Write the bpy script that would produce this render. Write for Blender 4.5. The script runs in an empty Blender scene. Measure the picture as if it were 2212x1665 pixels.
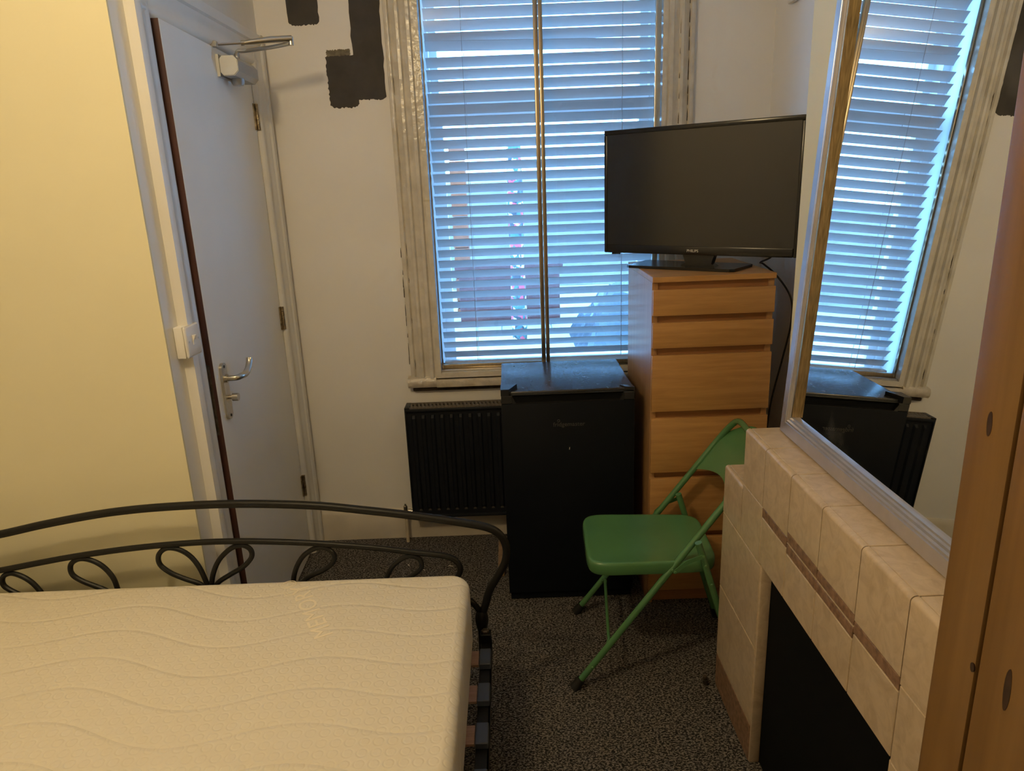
import bpy, bmesh, math, random
from mathutils import Vector, Matrix, Euler
random.seed(7)
PI = math.pi
scene = bpy.context.scene
COL = scene.collection

# ------------------------------------------------------------------ camera
cam_data = bpy.data.cameras.new('camera')
cam_data.sensor_fit = 'HORIZONTAL'
cam_data.sensor_width = 36.0
cam_data.lens = 36.0 * 1533.0 / 2212.0
cam_data.clip_start = 0.02
cam = bpy.data.objects.new('camera', cam_data)
COL.objects.link(cam)
def cam_matrix():
    f = 1533.0
    y = Vector(((1090 - 1106) / f, (832.5 - 395) / f, -1)).normalized()
    z = -Vector(((1315 - 1106) / f, (832.5 - 6200) / f, -1))
    z = (z - y * z.dot(y)).normalized()
    x = y.cross(z)
    # rows are world axes in camera space -> camera-to-world rotation
    return Matrix((x, y, z)).to_4x4()
cam.matrix_world = Matrix.Translation((0, 0, 1.55)) @ cam_matrix()
scene.camera = cam

# ------------------------------------------------------------------ sky, lamp, exposure
world = bpy.data.worlds.new('overcast_sky')
scene.world = world
world.use_nodes = True
bg = world.node_tree.nodes['Background']
bg.inputs[0].default_value = (0.20, 0.51, 1.0, 1)
bg.inputs[1].default_value = 16.0

lamp = bpy.data.lights.new('ceiling_bulb_light', 'POINT')
lamp.energy = 31
lamp.color = (1.0, 0.755, 0.41)
lamp.shadow_soft_size = 0.075
lo = bpy.data.objects.new('ceiling_bulb_light', lamp)
lo.location = (-0.72, 0.78, 2.32)
COL.objects.link(lo)

portal = bpy.data.lights.new('window_portal', 'AREA')
portal.shape = 'RECTANGLE'; portal.size = 1.0; portal.size_y = 1.8
portal.cycles.is_portal = True
po = bpy.data.objects.new('window_portal', portal)
po.location = (0.16, 3.27, 1.60)
po.rotation_euler = (-PI / 2, 0, 0)
COL.objects.link(po)

vs = scene.view_settings
vs.view_transform = 'Standard'; vs.look = 'None'; vs.gamma = 1.0
vs.use_curve_mapping = False
vs.exposure = 0.06
scene.display_settings.display_device = 'sRGB'
scene.cycles.use_denoising = True
scene.cycles.use_adaptive_sampling = True
scene.cycles.adaptive_threshold = 0.08
scene.cycles.adaptive_min_samples = 16
scene.cycles.max_bounces = 9
scene.cycles.diffuse_bounces = 5
scene.cycles.glossy_bounces = 4
scene.cycles.transparent_max_bounces = 12
scene.cycles.sample_clamp_indirect = 40.0

# ------------------------------------------------------------------ materials
MATS = {}
def nodes_of(m):
    m.use_nodes = True
    nt = m.node_tree
    return nt, nt.nodes, nt.links, nt.nodes['Principled BSDF']
def mat(name, col, rough=0.5, metal=0.0, spec=0.5, var=0.0, vscale=8.0, bump=0.0, bscale=60.0,
        coat=0.0, stretch=None, col2=None, detail=4.0, bdist=0.002):
    if name in MATS: return MATS[name]
    m = bpy.data.materials.new(name); MATS[name] = m
    nt, N, L, B = nodes_of(m)
    B.inputs['Roughness'].default_value = rough
    B.inputs['Metallic'].default_value = metal
    B.inputs['Specular IOR Level'].default_value = spec
    B.inputs['Coat Weight'].default_value = coat
    B.inputs['Base Color'].default_value = (*col, 1)
    if var > 0 or bump > 0:
        tc = N.new('ShaderNodeTexCoord'); mp = N.new('ShaderNodeMapping')
        L.new(tc.outputs['Object'], mp.inputs[0])
        if stretch: mp.inputs['Scale'].default_value = stretch
    if var > 0:
        nz = N.new('ShaderNodeTexNoise'); nz.inputs['Scale'].default_value = vscale
        nz.inputs['Detail'].default_value = detail
        L.new(mp.outputs[0], nz.inputs['Vector'])
        rp = N.new('ShaderNodeValToRGB')
        c2 = col2 or tuple(max(0, c * (1 - var)) for c in col)
        rp.color_ramp.elements[0].position = 0.3; rp.color_ramp.elements[0].color = (*c2, 1)
        rp.color_ramp.elements[1].position = 0.68; rp.color_ramp.elements[1].color = (*col, 1)
        L.new(nz.outputs['Fac'], rp.inputs[0]); L.new(rp.outputs[0], B.inputs['Base Color'])
    if bump > 0:
        n2 = N.new('ShaderNodeTexNoise'); n2.inputs['Scale'].default_value = bscale
        n2.inputs['Detail'].default_value = 3
        L.new(mp.outputs[0], n2.inputs['Vector'])
        b = N.new('ShaderNodeBump'); b.inputs['Strength'].default_value = bump
        b.inputs['Distance'].default_value = bdist
        L.new(n2.outputs['Fac'], b.inputs['Height']); L.new(b.outputs[0], B.inputs['Normal'])
    return m

mat('wall_white', (0.86, 0.83, 0.78), 0.65, var=0.05, vscale=2.5, bump=0.25, bscale=25)
mat('wall_yellow', (0.735, 0.69, 0.485), 0.6, var=0.05, vscale=2.0, bump=0.2, bscale=22)
mat('ceiling_white', (0.88, 0.86, 0.83), 0.8)
mat('gloss_white', (0.78, 0.76, 0.71), 0.32, var=0.06, vscale=5, bump=0.35, bscale=30)
mat('door_white', (0.84, 0.83, 0.79), 0.38, var=0.05, vscale=3, bump=0.2, bscale=14)
mat('old_gloss', (0.74, 0.68, 0.58), 0.22, var=0.22, vscale=14, bump=0.9, bscale=34, bdist=0.004)
mat('sill_gloss', (0.70, 0.62, 0.50), 0.25, var=0.35, vscale=18, bump=1.0, bscale=40, bdist=0.005)
mat('dark_filler', (0.05, 0.035, 0.025), 0.9, var=0.5, vscale=40)
mat('skirting', (0.70, 0.63, 0.52), 0.45, var=0.15, vscale=8, bump=0.4, bscale=25)
mat('brown_edge', (0.085, 0.030, 0.020), 0.55, var=0.75, vscale=30, stretch=(1, 1, 0.12), col2=(0.03, 0.010, 0.008))
mat('test_paint', (0.062, 0.056, 0.052), 0.75, var=0.25, vscale=18)
mat('test_paint_thin', (0.22, 0.19, 0.13), 0.75, var=0.5, vscale=60)
mat('satin_nickel', (0.55, 0.52, 0.46), 0.30, 1.0, bump=0.1, bscale=90)
mat('silver_paint', (0.42, 0.42, 0.41), 0.42, 0.55)
mat('steel', (0.60, 0.58, 0.54), 0.28, 1.0)
mat('hinge_brass', (0.60, 0.50, 0.34), 0.32, 0.85, var=0.75, vscale=60, col2=(0.10, 0.07, 0.05))
mat('white_plastic', (0.80, 0.78, 0.74), 0.35)
mat('brass_frame', (0.46, 0.37, 0.25), 0.30, 0.85, var=0.2, vscale=10, stretch=(20, 20, 0.6))
mat('dark_gap', (0.012, 0.011, 0.010), 0.7)
mat('sash_white', (0.78, 0.79, 0.80), 0.4)
mat('radiator_black', (0.0105, 0.0125, 0.0180), 0.42, spec=0.3, bump=0.15, bscale=80)
mat('radiator_grille', (0.15, 0.125, 0.10), 0.45)  # paler than the black panels: lamp light on the bars is in the colour
mat('flute_light', (0.085, 0.078, 0.070), 0.5)
mat('cream_pipe', (0.66, 0.57, 0.42), 0.4, var=0.2, vscale=30)
mat('fridge_black', (0.0058, 0.0075, 0.0115), 0.50, spec=0.16, bump=0.12, bscale=300, bdist=0.0006)
mat('fridge_trim', (0.020, 0.021, 0.024), 0.25)
mat('logo_grey', (0.060, 0.057, 0.052), 0.4)
mat('tv_bezel', (0.010, 0.010, 0.011), 0.22)
mat('tv_screen', (0.009, 0.009, 0.010), 0.17, spec=0.75)
mat('tv_logo', (0.62, 0.60, 0.55), 0.4)
mat('cable_black', (0.008, 0.008, 0.009), 0.45)
mat('chair_green', (0.092, 0.235, 0.092), 0.24, coat=0.3, var=0.12, vscale=5)
mat('rubber_black', (0.008, 0.008, 0.008), 0.7)
mat('chair_rivet', (0.10, 0.24, 0.09), 0.25)
mat('bed_metal', (0.0085, 0.0085, 0.0085), 0.42, spec=0.3, bump=0.25, bscale=180, bdist=0.0008)
mat('slat_holder', (0.065, 0.080, 0.115), 0.45)
mat('slat_wood', (0.42, 0.26, 0.19), 0.55, var=0.25, vscale=20, stretch=(1, 12, 1))
mat('grout', (0.20, 0.135, 0.085), 0.9)
mat('soot_black', (0.0042, 0.0050, 0.0062), 0.75, spec=0.12)
mat('tile_brown', (0.34, 0.20, 0.125), 0.45, var=0.62, vscale=70)
mat('mirror_frame_silver', (0.58, 0.56, 0.58), 0.34, 0.75, var=0.12, vscale=20)
mat('mirror_frame_warm_glow', (0.50, 0.36, 0.18), 0.30, 0.9, var=0.5, vscale=25, stretch=(10, 10, 1))  # warm lamp reflection on the inner frame edge, put into the colour
mat('blind_cord', (0.35, 0.36, 0.38), 0.7)
mat('stick_wood', (0.36, 0.23, 0.12), 0.6, var=0.4, vscale=30)
mat('rust_metal', (0.16, 0.13, 0.10), 0.45, 0.6, var=0.6, vscale=60)
mat('chip_white', (0.62, 0.56, 0.48), 0.7)
mat('garden_slab', (0.40, 0.40, 0.38), 0.85, var=0.18, vscale=3)
mat('garden_white', (0.36, 0.30, 0.22), 0.7)
mat('maroon', (0.085, 0.016, 0.014), 0.75, var=0.4, vscale=14)
mat('orange_brick', (0.26, 0.07, 0.025), 0.8, var=0.3, vscale=10)
mat('render_grey', (0.22, 0.20, 0.19), 0.85, var=0.25, vscale=2)
mat('tarp_blue', (0.045, 0.06, 0.075), 0.4, var=0.5, vscale=4)
mat('hedge_green', (0.10, 0.17, 0.07), 0.8, var=0.6, vscale=12)
mat('bag_cream', (0.16, 0.13, 0.085), 0.6, var=0.35, vscale=12)

def mat_wood(name, c1, c2, rough, stretch, scale, knots=False, axis='Z', spec=0.5):
    m = bpy.data.materials.new(name); MATS[name] = m
    nt, N, L, B = nodes_of(m)
    B.inputs['Roughness'].default_value = rough
    B.inputs['Specular IOR Level'].default_value = spec
    tc = N.new('ShaderNodeTexCoord'); mp = N.new('ShaderNodeMapping')
    mp.inputs['Scale'].default_value = stretch
    L.new(tc.outputs['Object'], mp.inputs[0])
    nz = N.new('ShaderNodeTexNoise'); nz.inputs['Scale'].default_value = scale
    nz.inputs['Detail'].default_value = 6; nz.inputs['Roughness'].default_value = 0.62
    nz.inputs['Distortion'].default_value = 0.4
    L.new(mp.outputs[0], nz.inputs['Vector'])
    rp = N.new('ShaderNodeValToRGB')
    rp.color_ramp.elements[0].position = 0.32; rp.color_ramp.elements[0].color = (*c2, 1)
    rp.color_ramp.elements[1].position = 0.66; rp.color_ramp.elements[1].color = (*c1, 1)
    L.new(nz.outputs['Fac'], rp.inputs[0])
    out = rp.outputs[0]
    if knots:
        mp2 = N.new('ShaderNodeMapping'); mp2.inputs['Scale'].default_value = knots
        L.new(tc.outputs['Object'], mp2.inputs[0])
        vo = N.new('ShaderNodeTexVoronoi'); vo.inputs['Scale'].default_value = 1.0
        vo.inputs['Randomness'].default_value = 1.0
        nd = N.new('ShaderNodeTexNoise'); nd.inputs['Scale'].default_value = 30
        L.new(tc.outputs['Object'], nd.inputs['Vector'])
        L.new(mp2.outputs[0], vo.inputs['Vector'])
        r2 = N.new('ShaderNodeValToRGB')
        r2.color_ramp.elements[0].position = 0.07; r2.color_ramp.elements[0].color = (1, 1, 1, 1)
        r2.color_ramp.elements[1].position = 0.17; r2.color_ramp.elements[1].color = (0, 0, 0, 1)
        L.new(vo.outputs['Distance'], r2.inputs[0])
        mx = N.new('ShaderNodeMix'); mx.data_type = 'RGBA'
        L.new(r2.outputs[0], mx.inputs[0]); L.new(out, mx.inputs[6])
        mx.inputs[7].default_value = (0.06, 0.022, 0.012, 1)
        out = mx.outputs[2]
    L.new(out, B.inputs['Base Color'])
    return m
mat_wood('veneer_front', (0.56, 0.295, 0.10), (0.43, 0.215, 0.068), 0.42, (2.0, 6, 26), 2.2)
mat_wood('veneer_side', (0.47, 0.26, 0.11), (0.37, 0.19, 0.075), 0.36, (22, 22, 1.4), 2.2)
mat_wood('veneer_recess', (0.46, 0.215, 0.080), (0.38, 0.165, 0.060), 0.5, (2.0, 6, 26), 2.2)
mat_wood('pine', (0.19, 0.100, 0.029), (0.145, 0.073, 0.020), 0.42, (14, 14, 0.9), 2.5)
mat('pine_knot', (0.045, 0.019, 0.010), 0.5, var=0.5, vscale=60)

def mat_tile():
    m = bpy.data.materials.new('tile_beige'); MATS['tile_beige'] = m
    nt, N, L, B = nodes_of(m)
    B.inputs['Roughness'].default_value = 0.30
    tc = N.new('ShaderNodeTexCoord')
    nz = N.new('ShaderNodeTexNoise'); nz.inputs['Scale'].default_value = 26; nz.inputs['Detail'].default_value = 7
    nz.inputs['Distortion'].default_value = 1.2; nz.inputs['Roughness'].default_value = 0.6
    L.new(tc.outputs['Object'], nz.inputs['Vector'])
    rp = N.new('ShaderNodeValToRGB')
    rp.color_ramp.elements[0].position = 0.30; rp.color_ramp.elements[0].color = (0.445, 0.335, 0.22, 1)
    rp.color_ramp.elements[1].position = 0.60; rp.color_ramp.elements[1].color = (0.575, 0.45, 0.31, 1)
    L.new(nz.outputs['Fac'], rp.inputs[0]); L.new(rp.outputs[0], B.inputs['Base Color'])
mat_tile()

def mat_carpet():
    m = bpy.data.materials.new('carpet'); MATS['carpet'] = m
    nt, N, L, B = nodes_of(m)
    B.inputs['Roughness'].default_value = 0.95; B.inputs['Specular IOR Level'].default_value = 0.1
    tc = N.new('ShaderNodeTexCoord'); mp = N.new('ShaderNodeMapping'); mp.inputs['Scale'].default_value = (1.0, 1.7, 1)
    L.new(tc.outputs['Object'], mp.inputs[0])
    nz = N.new('ShaderNodeTexNoise'); nz.inputs['Scale'].default_value = 150; nz.inputs['Detail'].default_value = 2.5
    nz.inputs['Distortion'].default_value = 0.6
    L.new(mp.outputs[0], nz.inputs['Vector'])
    rp = N.new('ShaderNodeValToRGB')
    e = rp.color_ramp.elements
    e[0].position = 0.46; e[0].color = (0.020, 0.020, 0.022, 1)
    e[1].position = 0.58; e[1].color = (0.23, 0.205, 0.18, 1)
    L.new(nz.outputs['Fac'], rp.inputs[0]); L.new(rp.outputs[0], B.inputs['Base Color'])
    b = N.new('ShaderNodeBump'); b.inputs['Strength'].default_value = 0.8; b.inputs['Distance'].default_value = 0.004
    L.new(nz.outputs['Fac'], b.inputs['Height']); L.new(b.outputs[0], B.inputs['Normal'])
mat_carpet()

def mat_glass(name, tint, refl):
    m = bpy.data.materials.new(name); MATS[name] = m
    m.use_nodes = True; nt = m.node_tree; N = nt.nodes; L = nt.links
    N.clear()
    o = N.new('ShaderNodeOutputMaterial'); mx = N.new('ShaderNodeMixShader')
    t = N.new('ShaderNodeBsdfTransparent'); g = N.new('ShaderNodeBsdfGlossy')
    g.inputs['Roughness'].default_value = 0.0
    t.inputs[0].default_value = (*tint, 1)
    # Schlick reflectance, the same from both sides of the thin pane
    lw = N.new('ShaderNodeLayerWeight'); lw.inputs[0].default_value = 0.5
    pw = N.new('ShaderNodeMath'); pw.operation = 'POWER'; pw.inputs[1].default_value = 5.0
    ma = N.new('ShaderNodeMath'); ma.operation = 'MULTIPLY_ADD'; ma.inputs[1].default_value = 0.9 * refl; ma.inputs[2].default_value = 0.04 * refl
    L.new(lw.outputs['Facing'], pw.inputs[0]); L.new(pw.outputs[0], ma.inputs[0]); L.new(ma.outputs[0], mx.inputs[0])
    L.new(t.outputs[0], mx.inputs[1]); L.new(g.outputs[0], mx.inputs[2]); L.new(mx.outputs[0], o.inputs[0])
mat_glass('pane_glass', (0.99, 0.995, 0.995), 1.0)

def mat_blind():
    m = bpy.data.materials.new('blind_slat'); MATS['blind_slat'] = m
    nt, N, L, B = nodes_of(m)
    B.inputs['Base Color'].default_value = (0.46, 0.46, 0.46, 1)
    B.inputs['Roughness'].default_value = 0.42
    tr = N.new('ShaderNodeBsdfTranslucent'); tr.inputs[0].default_value = (0.80, 0.84, 0.88, 1)
    mx = N.new('ShaderNodeMixShader'); mx.inputs[0].default_value = 0.06
    o = N['Material Output']
    L.new(B.outputs[0], mx.inputs[1]); L.new(tr.outputs[0], mx.inputs[2]); L.new(mx.outputs[0], o.inputs[0])
mat_blind()

def mat_mirror():
    m = bpy.data.materials.new('mirror_glass'); MATS['mirror_glass'] = m
    nt, N, L, B = nodes_of(m)
    B.inputs['Base Color'].default_value = (0.90, 0.92, 0.91, 1)
    B.inputs['Metallic'].default_value = 1.0; B.inputs['Roughness'].default_value = 0.0
    # greasy finger marks
    tc = N.new('ShaderNodeTexCoord')
    nz = N.new('ShaderNodeTexNoise'); nz.inputs['Scale'].default_value = 9; nz.inputs['Detail'].default_value = 6
    L.new(tc.outputs['Object'], nz.inputs['Vector'])
    rp = N.new('ShaderNodeValToRGB')
    rp.color_ramp.elements[0].position = 0.60; rp.color_ramp.elements[0].color = (0, 0, 0, 1)
    rp.color_ramp.elements[1].position = 0.85; rp.color_ramp.elements[1].color = (0.10, 0.10, 0.10, 1)
    df = N.new('ShaderNodeBsdfDiffuse'); df.inputs[0].default_value = (0.6, 0.6, 0.6, 1)
    mx = N.new('ShaderNodeMixShader'); o = N['Material Output']
    L.new(nz.outputs['Fac'], rp.inputs[0]); L.new(rp.outputs[0], mx.inputs[0])
    L.new(B.outputs[0], mx.inputs[1]); L.new(df.outputs[0], mx.inputs[2]); L.new(mx.outputs[0], o.inputs[0])
mat_mirror()

def mat_mattress():
    m = bpy.data.materials.new('mattress_knit'); MATS['mattress_knit'] = m
    nt, N, L, B = nodes_of(m)
    B.inputs['Base Color'].default_value = (0.72, 0.665, 0.55, 1)
    B.inputs['Roughness'].default_value = 0.85; B.inputs['Specular IOR Level'].default_value = 0.2
    B.inputs['Sheen Weight'].default_value = 0.15
    tc = N.new('ShaderNodeTexCoord'); sp = N.new('ShaderNodeSeparateXYZ')
    L.new(tc.outputs['Object'], sp.inputs[0])
    def M(op, a, b=None, c=None):
        n = N.new('ShaderNodeMath'); n.operation = op
        for i, v in enumerate((a, b, c)):
            if v is None: continue
            if isinstance(v, (int, float)): n.inputs[i].default_value = v
            else: L.new(v, n.inputs[i])
        return n.outputs[0]
    # quilting lines: y - 0.03*sin(x*k) every 12 cm
    s = M('MULTIPLY', M('SINE', M('MULTIPLY', sp.outputs[0], 12.0)), 0.030)
    s2 = M('MULTIPLY', M('SINE', M('MULTIPLY', sp.outputs[0], 5.1)), 0.020)
    yy = M('ADD', M('ADD', sp.outputs[1], s), s2)
    fr = M('FRACT', M('DIVIDE', yy, 0.105))
    dl = M('ABSOLUTE', M('SUBTRACT', fr, 0.5))
    line = M('SMOOTH_MIN', M('MULTIPLY', dl, 14.0), 1.0, 0.4)
    # circles of the knit, 2.8 cm grid
    gx = M('SUBTRACT', M('FRACT', M('DIVIDE', sp.outputs[0], 0.028)), 0.5)
    gy = M('SUBTRACT', M('FRACT', M('DIVIDE', sp.outputs[1], 0.028)), 0.5)
    rr = M('SQRT', M('ADD', M('MULTIPLY', gx, gx), M('MULTIPLY', gy, gy)))
    ring = M('ABSOLUTE', M('SUBTRACT', rr, 0.36))
    ringh = M('SMOOTH_MIN', M('MULTIPLY', ring, 9.0), 1.0, 0.3)
    nz = N.new('ShaderNodeTexNoise'); nz.inputs['Scale'].default_value = 9
    L.new(tc.outputs['Object'], nz.inputs['Vector'])
    hgt = M('ADD', M('ADD', M('MULTIPLY', line, 1.0), M('MULTIPLY', ringh, 0.30)), M('MULTIPLY', nz.outputs['Fac'], 1.2))
    b = N.new('ShaderNodeBump'); b.inputs['Strength'].default_value = 0.55; b.inputs['Distance'].default_value = 0.004
    L.new(hgt, b.inputs['Height']); L.new(b.outputs[0], B.inputs['Normal'])
mat_mattress()
mat('mattress_thread', (0.82, 0.74, 0.58), 0.8)

def mat_fridge_top():
    m = bpy.data.materials.new('fridge_top'); MATS['fridge_top'] = m
    nt, N, L, B = nodes_of(m)
    B.inputs['Base Color'].default_value = (0.016, 0.017, 0.019, 1)
    B.inputs['Specular IOR Level'].default_value = 0.95
    tc = N.new('ShaderNodeTexCoord')
    nz = N.new('ShaderNodeTexNoise'); nz.inputs['Scale'].default_value = 70; nz.inputs['Detail'].default_value = 8
    L.new(tc.outputs['Object'], nz.inputs['Vector'])
    rp = N.new('ShaderNodeMapRange'); rp.inputs[1].default_value = 0.3; rp.inputs[2].default_value = 0.7
    rp.inputs[3].default_value = 0.21; rp.inputs[4].default_value = 0.28
    L.new(nz.outputs['Fac'], rp.inputs[0]); L.new(rp.outputs[0], B.inputs['Roughness'])
    n2 = N.new('ShaderNodeTexNoise'); n2.inputs['Scale'].default_value = 260
    L.new(tc.outputs['Object'], n2.inputs['Vector'])
    b = N.new('ShaderNodeBump'); b.inputs['Strength'].default_value = 0.05; b.inputs['Distance'].default_value = 0.001
    L.new(n2.outputs['Fac'], b.inputs['Height']); L.new(b.outputs[0], B.inputs['Normal'])
mat_fridge_top()

def mat_stripes():
    m = bpy.data.materials.new('patterned_wrap'); MATS['patterned_wrap'] = m
    nt, N, L, B = nodes_of(m)
    tc = N.new('ShaderNodeTexCoord'); vo = N.new('ShaderNodeTexVoronoi'); vo.inputs['Scale'].default_value = 26
    L.new(tc.outputs['Object'], vo.inputs['Vector'])
    rp = N.new('ShaderNodeValToRGB'); rp.color_ramp.interpolation = 'CONSTANT'
    e = rp.color_ramp.elements
    e[0].color = (0.03, 0.10, 0.10, 1); e[1].position = 0.35; e[1].color = (0.5, 0.5, 0.45, 1)
    x = e.new(0.6); x.color = (0.45, 0.04, 0.07, 1)
    x = e.new(0.8); x.color = (0.02, 0.02, 0.03, 1)
    sp = N.new('ShaderNodeSeparateColor'); L.new(vo.outputs['Color'], sp.inputs[0])
    L.new(sp.outputs[0], rp.inputs[0]); L.new(rp.outputs[0], B.inputs['Base Color'])
mat_stripes()

# ------------------------------------------------------------------ mesh helpers
class MB:
    def __init__(s): s.v = []; s.f = []
    def add(s, vs_, fs):
        o = len(s.v); s.v += [tuple(v) for v in vs_]; s.f += [tuple(i + o for i in f) for f in fs]; return s
    def box(s, x0, x1, y0, y1, z0, z1, M=None):
        vs_ = [Vector((x, y, z)) for x in (x0, x1) for y in (y0, y1) for z in (z0, z1)]
        if M: vs_ = [M @ v for v in vs_]
        return s.add(vs_, [(0, 1, 3, 2), (4, 6, 7, 5), (0, 4, 5, 1), (2, 3, 7, 6), (0, 2, 6, 4), (1, 5, 7, 3)])
    def rbox(s, x0, x1, y0, y1, z0, z1, r=0.003, seg=2, M=None, cond=None):
        bm = bmesh.new(); bmesh.ops.create_cube(bm, size=1)
        for v in bm.verts:
            v.co = Vector(((x0 + x1) / 2 + v.co.x * (x1 - x0), (y0 + y1) / 2 + v.co.y * (y1 - y0), (z0 + z1) / 2 + v.co.z * (z1 - z0)))
        ed = [e for e in bm.edges if (cond is None or cond((e.verts[0].co + e.verts[1].co) / 2))]
        bmesh.ops.bevel(bm, geom=ed, offset=r, segments=seg, affect='EDGES', profile=0.5)
        return s.bm(bm, M)
    def bm(s, bm, M=None):
        bm.verts.index_update()
        vs_ = [(M @ v.co) if M else v.co.copy() for v in bm.verts]
        fs = [tuple(v.index for v in f.verts) for f in bm.faces]
        bm.free(); return s.add(vs_, fs)
    def tube(s, path, r, n=8, closed=False, cap=True):
        P = [Vector(p) for p in path]; m = len(P)
        R = r if isinstance(r, (list, tuple)) else [r] * m
        T = []
        for i in range(m):
            if closed: t = P[(i + 1) % m] - P[i - 1]
            else: t = P[min(i + 1, m - 1)] - P[max(i - 1, 0)]
            T.append(t.normalized())
        up = Vector((0, 0, 1)) if abs(T[0].z) < 0.9 else Vector((1, 0, 0))
        nrm = T[0].cross(up).normalized()
        vs_ = []
        for i in range(m):
            if i: 
                nrm = (nrm - T[i] * nrm.dot(T[i])).normalized()
            b = T[i].cross(nrm)
            for k in range(n):
                a = 2 * PI * k / n
                vs_.append(P[i] + (nrm * math.cos(a) + b * math.sin(a)) * R[i])
        fs = []
        for i in range(m if closed else m - 1):
            j = (i + 1) % m
            for k in range(n):
                k2 = (k + 1) % n
                fs.append((i * n + k, i * n + k2, j * n + k2, j * n + k))
        if cap and not closed:
            fs.append(tuple(range(n))[::-1]); fs.append(tuple((m - 1) * n + k for k in range(n)))
        return s.add(vs_, fs)
    def cyl(s, a, b, r, n=16): return s.tube([a, b], r, n)
    def prism(s, prof, fn, t0, t1):
        """closed 2D profile extruded; fn(u, v, t) -> xyz"""
        n = len(prof)
        vs_ = [fn(u, v, t0) for u, v in prof] + [fn(u, v, t1) for u, v in prof]
        fs = [(i, (i + 1) % n, n + (i + 1) % n, n + i) for i in range(n)]
        fs += [tuple(range(n))[::-1], tuple(range(n, 2 * n))]
        return s.add(vs_, fs)
    def lathe(s, prof, c, axis='z', n=16):
        c = Vector(c); vs_ = []
        for r, h in prof:
            for k in range(n):
                a = 2 * PI * k / n; p, q = r * math.cos(a), r * math.sin(a)
                vs_.append(c + (Vector((p, q, h)) if axis == 'z' else Vector((h, p, q)) if axis == 'x' else Vector((q, h, p))))
        fs = []
        for i in range(len(prof) - 1):
            for k in range(n):
                k2 = (k + 1) % n
                fs.append((i * n + k, i * n + k2, (i + 1) * n + k2, (i + 1) * n + k))
        fs.append(tuple(range(n))[::-1]); fs.append(tuple((len(prof) - 1) * n + k for k in range(n)))
        return s.add(vs_, fs)
    def mesh(s, name, off=(0, 0, 0), smooth=35):
        me = bpy.data.meshes.new(name); o = Vector(off)
        me.from_pydata([Vector(v) - o for v in s.v], [], s.f)
        bm = bmesh.new(); bm.from_mesh(me); bmesh.ops.recalc_face_normals(bm, faces=bm.faces); bm.to_mesh(me); bm.free()
        if smooth:
            me.polygons.foreach_set('use_smooth', [True] * len(me.polygons))
            me.set_sharp_from_angle(angle=math.radians(smooth))
        me.update(); return me

def wloc(o):
    l = Vector((0, 0, 0))
    while o: l = l + o.location; o = o.parent
    return l
def build(name, mb, m, parent=None, label=None, cat=None, group=None, kind=None, loc=None, smooth=35):
    """mb is in world space; the mesh is stored relative to its origin"""
    base = wloc(parent) if parent else Vector(loc or (0, 0, 0))
    me = mb.mesh(name, base, smooth); me.materials.append(MATS[m])
    o = bpy.data.objects.new(name, me); COL.objects.link(o)
    if parent: o.parent = parent
    else: o.location = base
    tag(o, label, cat, group, kind); return o
def tag(o, label=None, cat=None, group=None, kind=None):
    if label: o['label'] = label
    if cat: o['category'] = cat
    if group: o['group'] = group
    if kind: o['kind'] = kind
def thing(name, loc, label, cat=None, group=None, kind=None):
    o = bpy.data.objects.new(name, None); o.location = loc; o.empty_display_size = 0.1
    COL.objects.link(o); tag(o, label, cat, group, kind); return o
def struct(name, mb, m, label=None, smooth=35): return build(name, mb, m, None, label, None, None, 'structure', smooth=smooth)
def text_mb(body, size, M, extrude=0.0004, spacing=1.0):
    cu = bpy.data.curves.new('txt', 'FONT'); cu.body = body; cu.size = size; cu.extrude = extrude
    cu.space_character = spacing; cu.resolution_u = 3; cu.align_x = 'CENTER'; cu.align_y = 'CENTER'
    o = bpy.data.objects.new('txt', cu); COL.objects.link(o)
    bpy.context.view_layer.update()
    dg = bpy.context.evaluated_depsgraph_get()
    me = bpy.data.meshes.new_from_object(o.evaluated_get(dg))
    mb = MB(); mb.add([M @ v.co for v in me.vertices], [tuple(p.vertices) for p in me.polygons])
    bpy.data.objects.remove(o); bpy.data.meshes.remove(me); bpy.data.curves.remove(cu)
    return mb
def smooth_path(pts, sub=6, closed=False):
    P = [Vector(p) for p in pts]; n = len(P); out = []
    for i in range(n if closed else n - 1):
        if closed: p0, p1, p2, p3 = P[i - 1], P[i], P[(i + 1) % n], P[(i + 2) % n]
        else: p0, p1, p2, p3 = P[max(i - 1, 0)], P[i], P[i + 1], P[min(i + 2, n - 1)]
        for k in range(sub):
            t = k / sub
            out.append(0.5 * ((2 * p1) + (p2 - p0) * t + (2 * p0 - 5 * p1 + 4 * p2 - p3) * t * t + (3 * p1 - p0 - 3 * p2 + p3) * t ** 3))
    if not closed: out.append(P[-1])
    return out

# ================================================================== room shell
YB = 2.97          # back (window) wall
XD = -0.919        # door wall
YY = 1.86          # yellow wall facing the bed
XA = 1.055         # alcove wall
XC = 0.775         # chimney breast face
H = 2.62
WX0, WX1, WZ0, WZ1 = -0.325, 0.645, 0.735, 2.45

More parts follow.
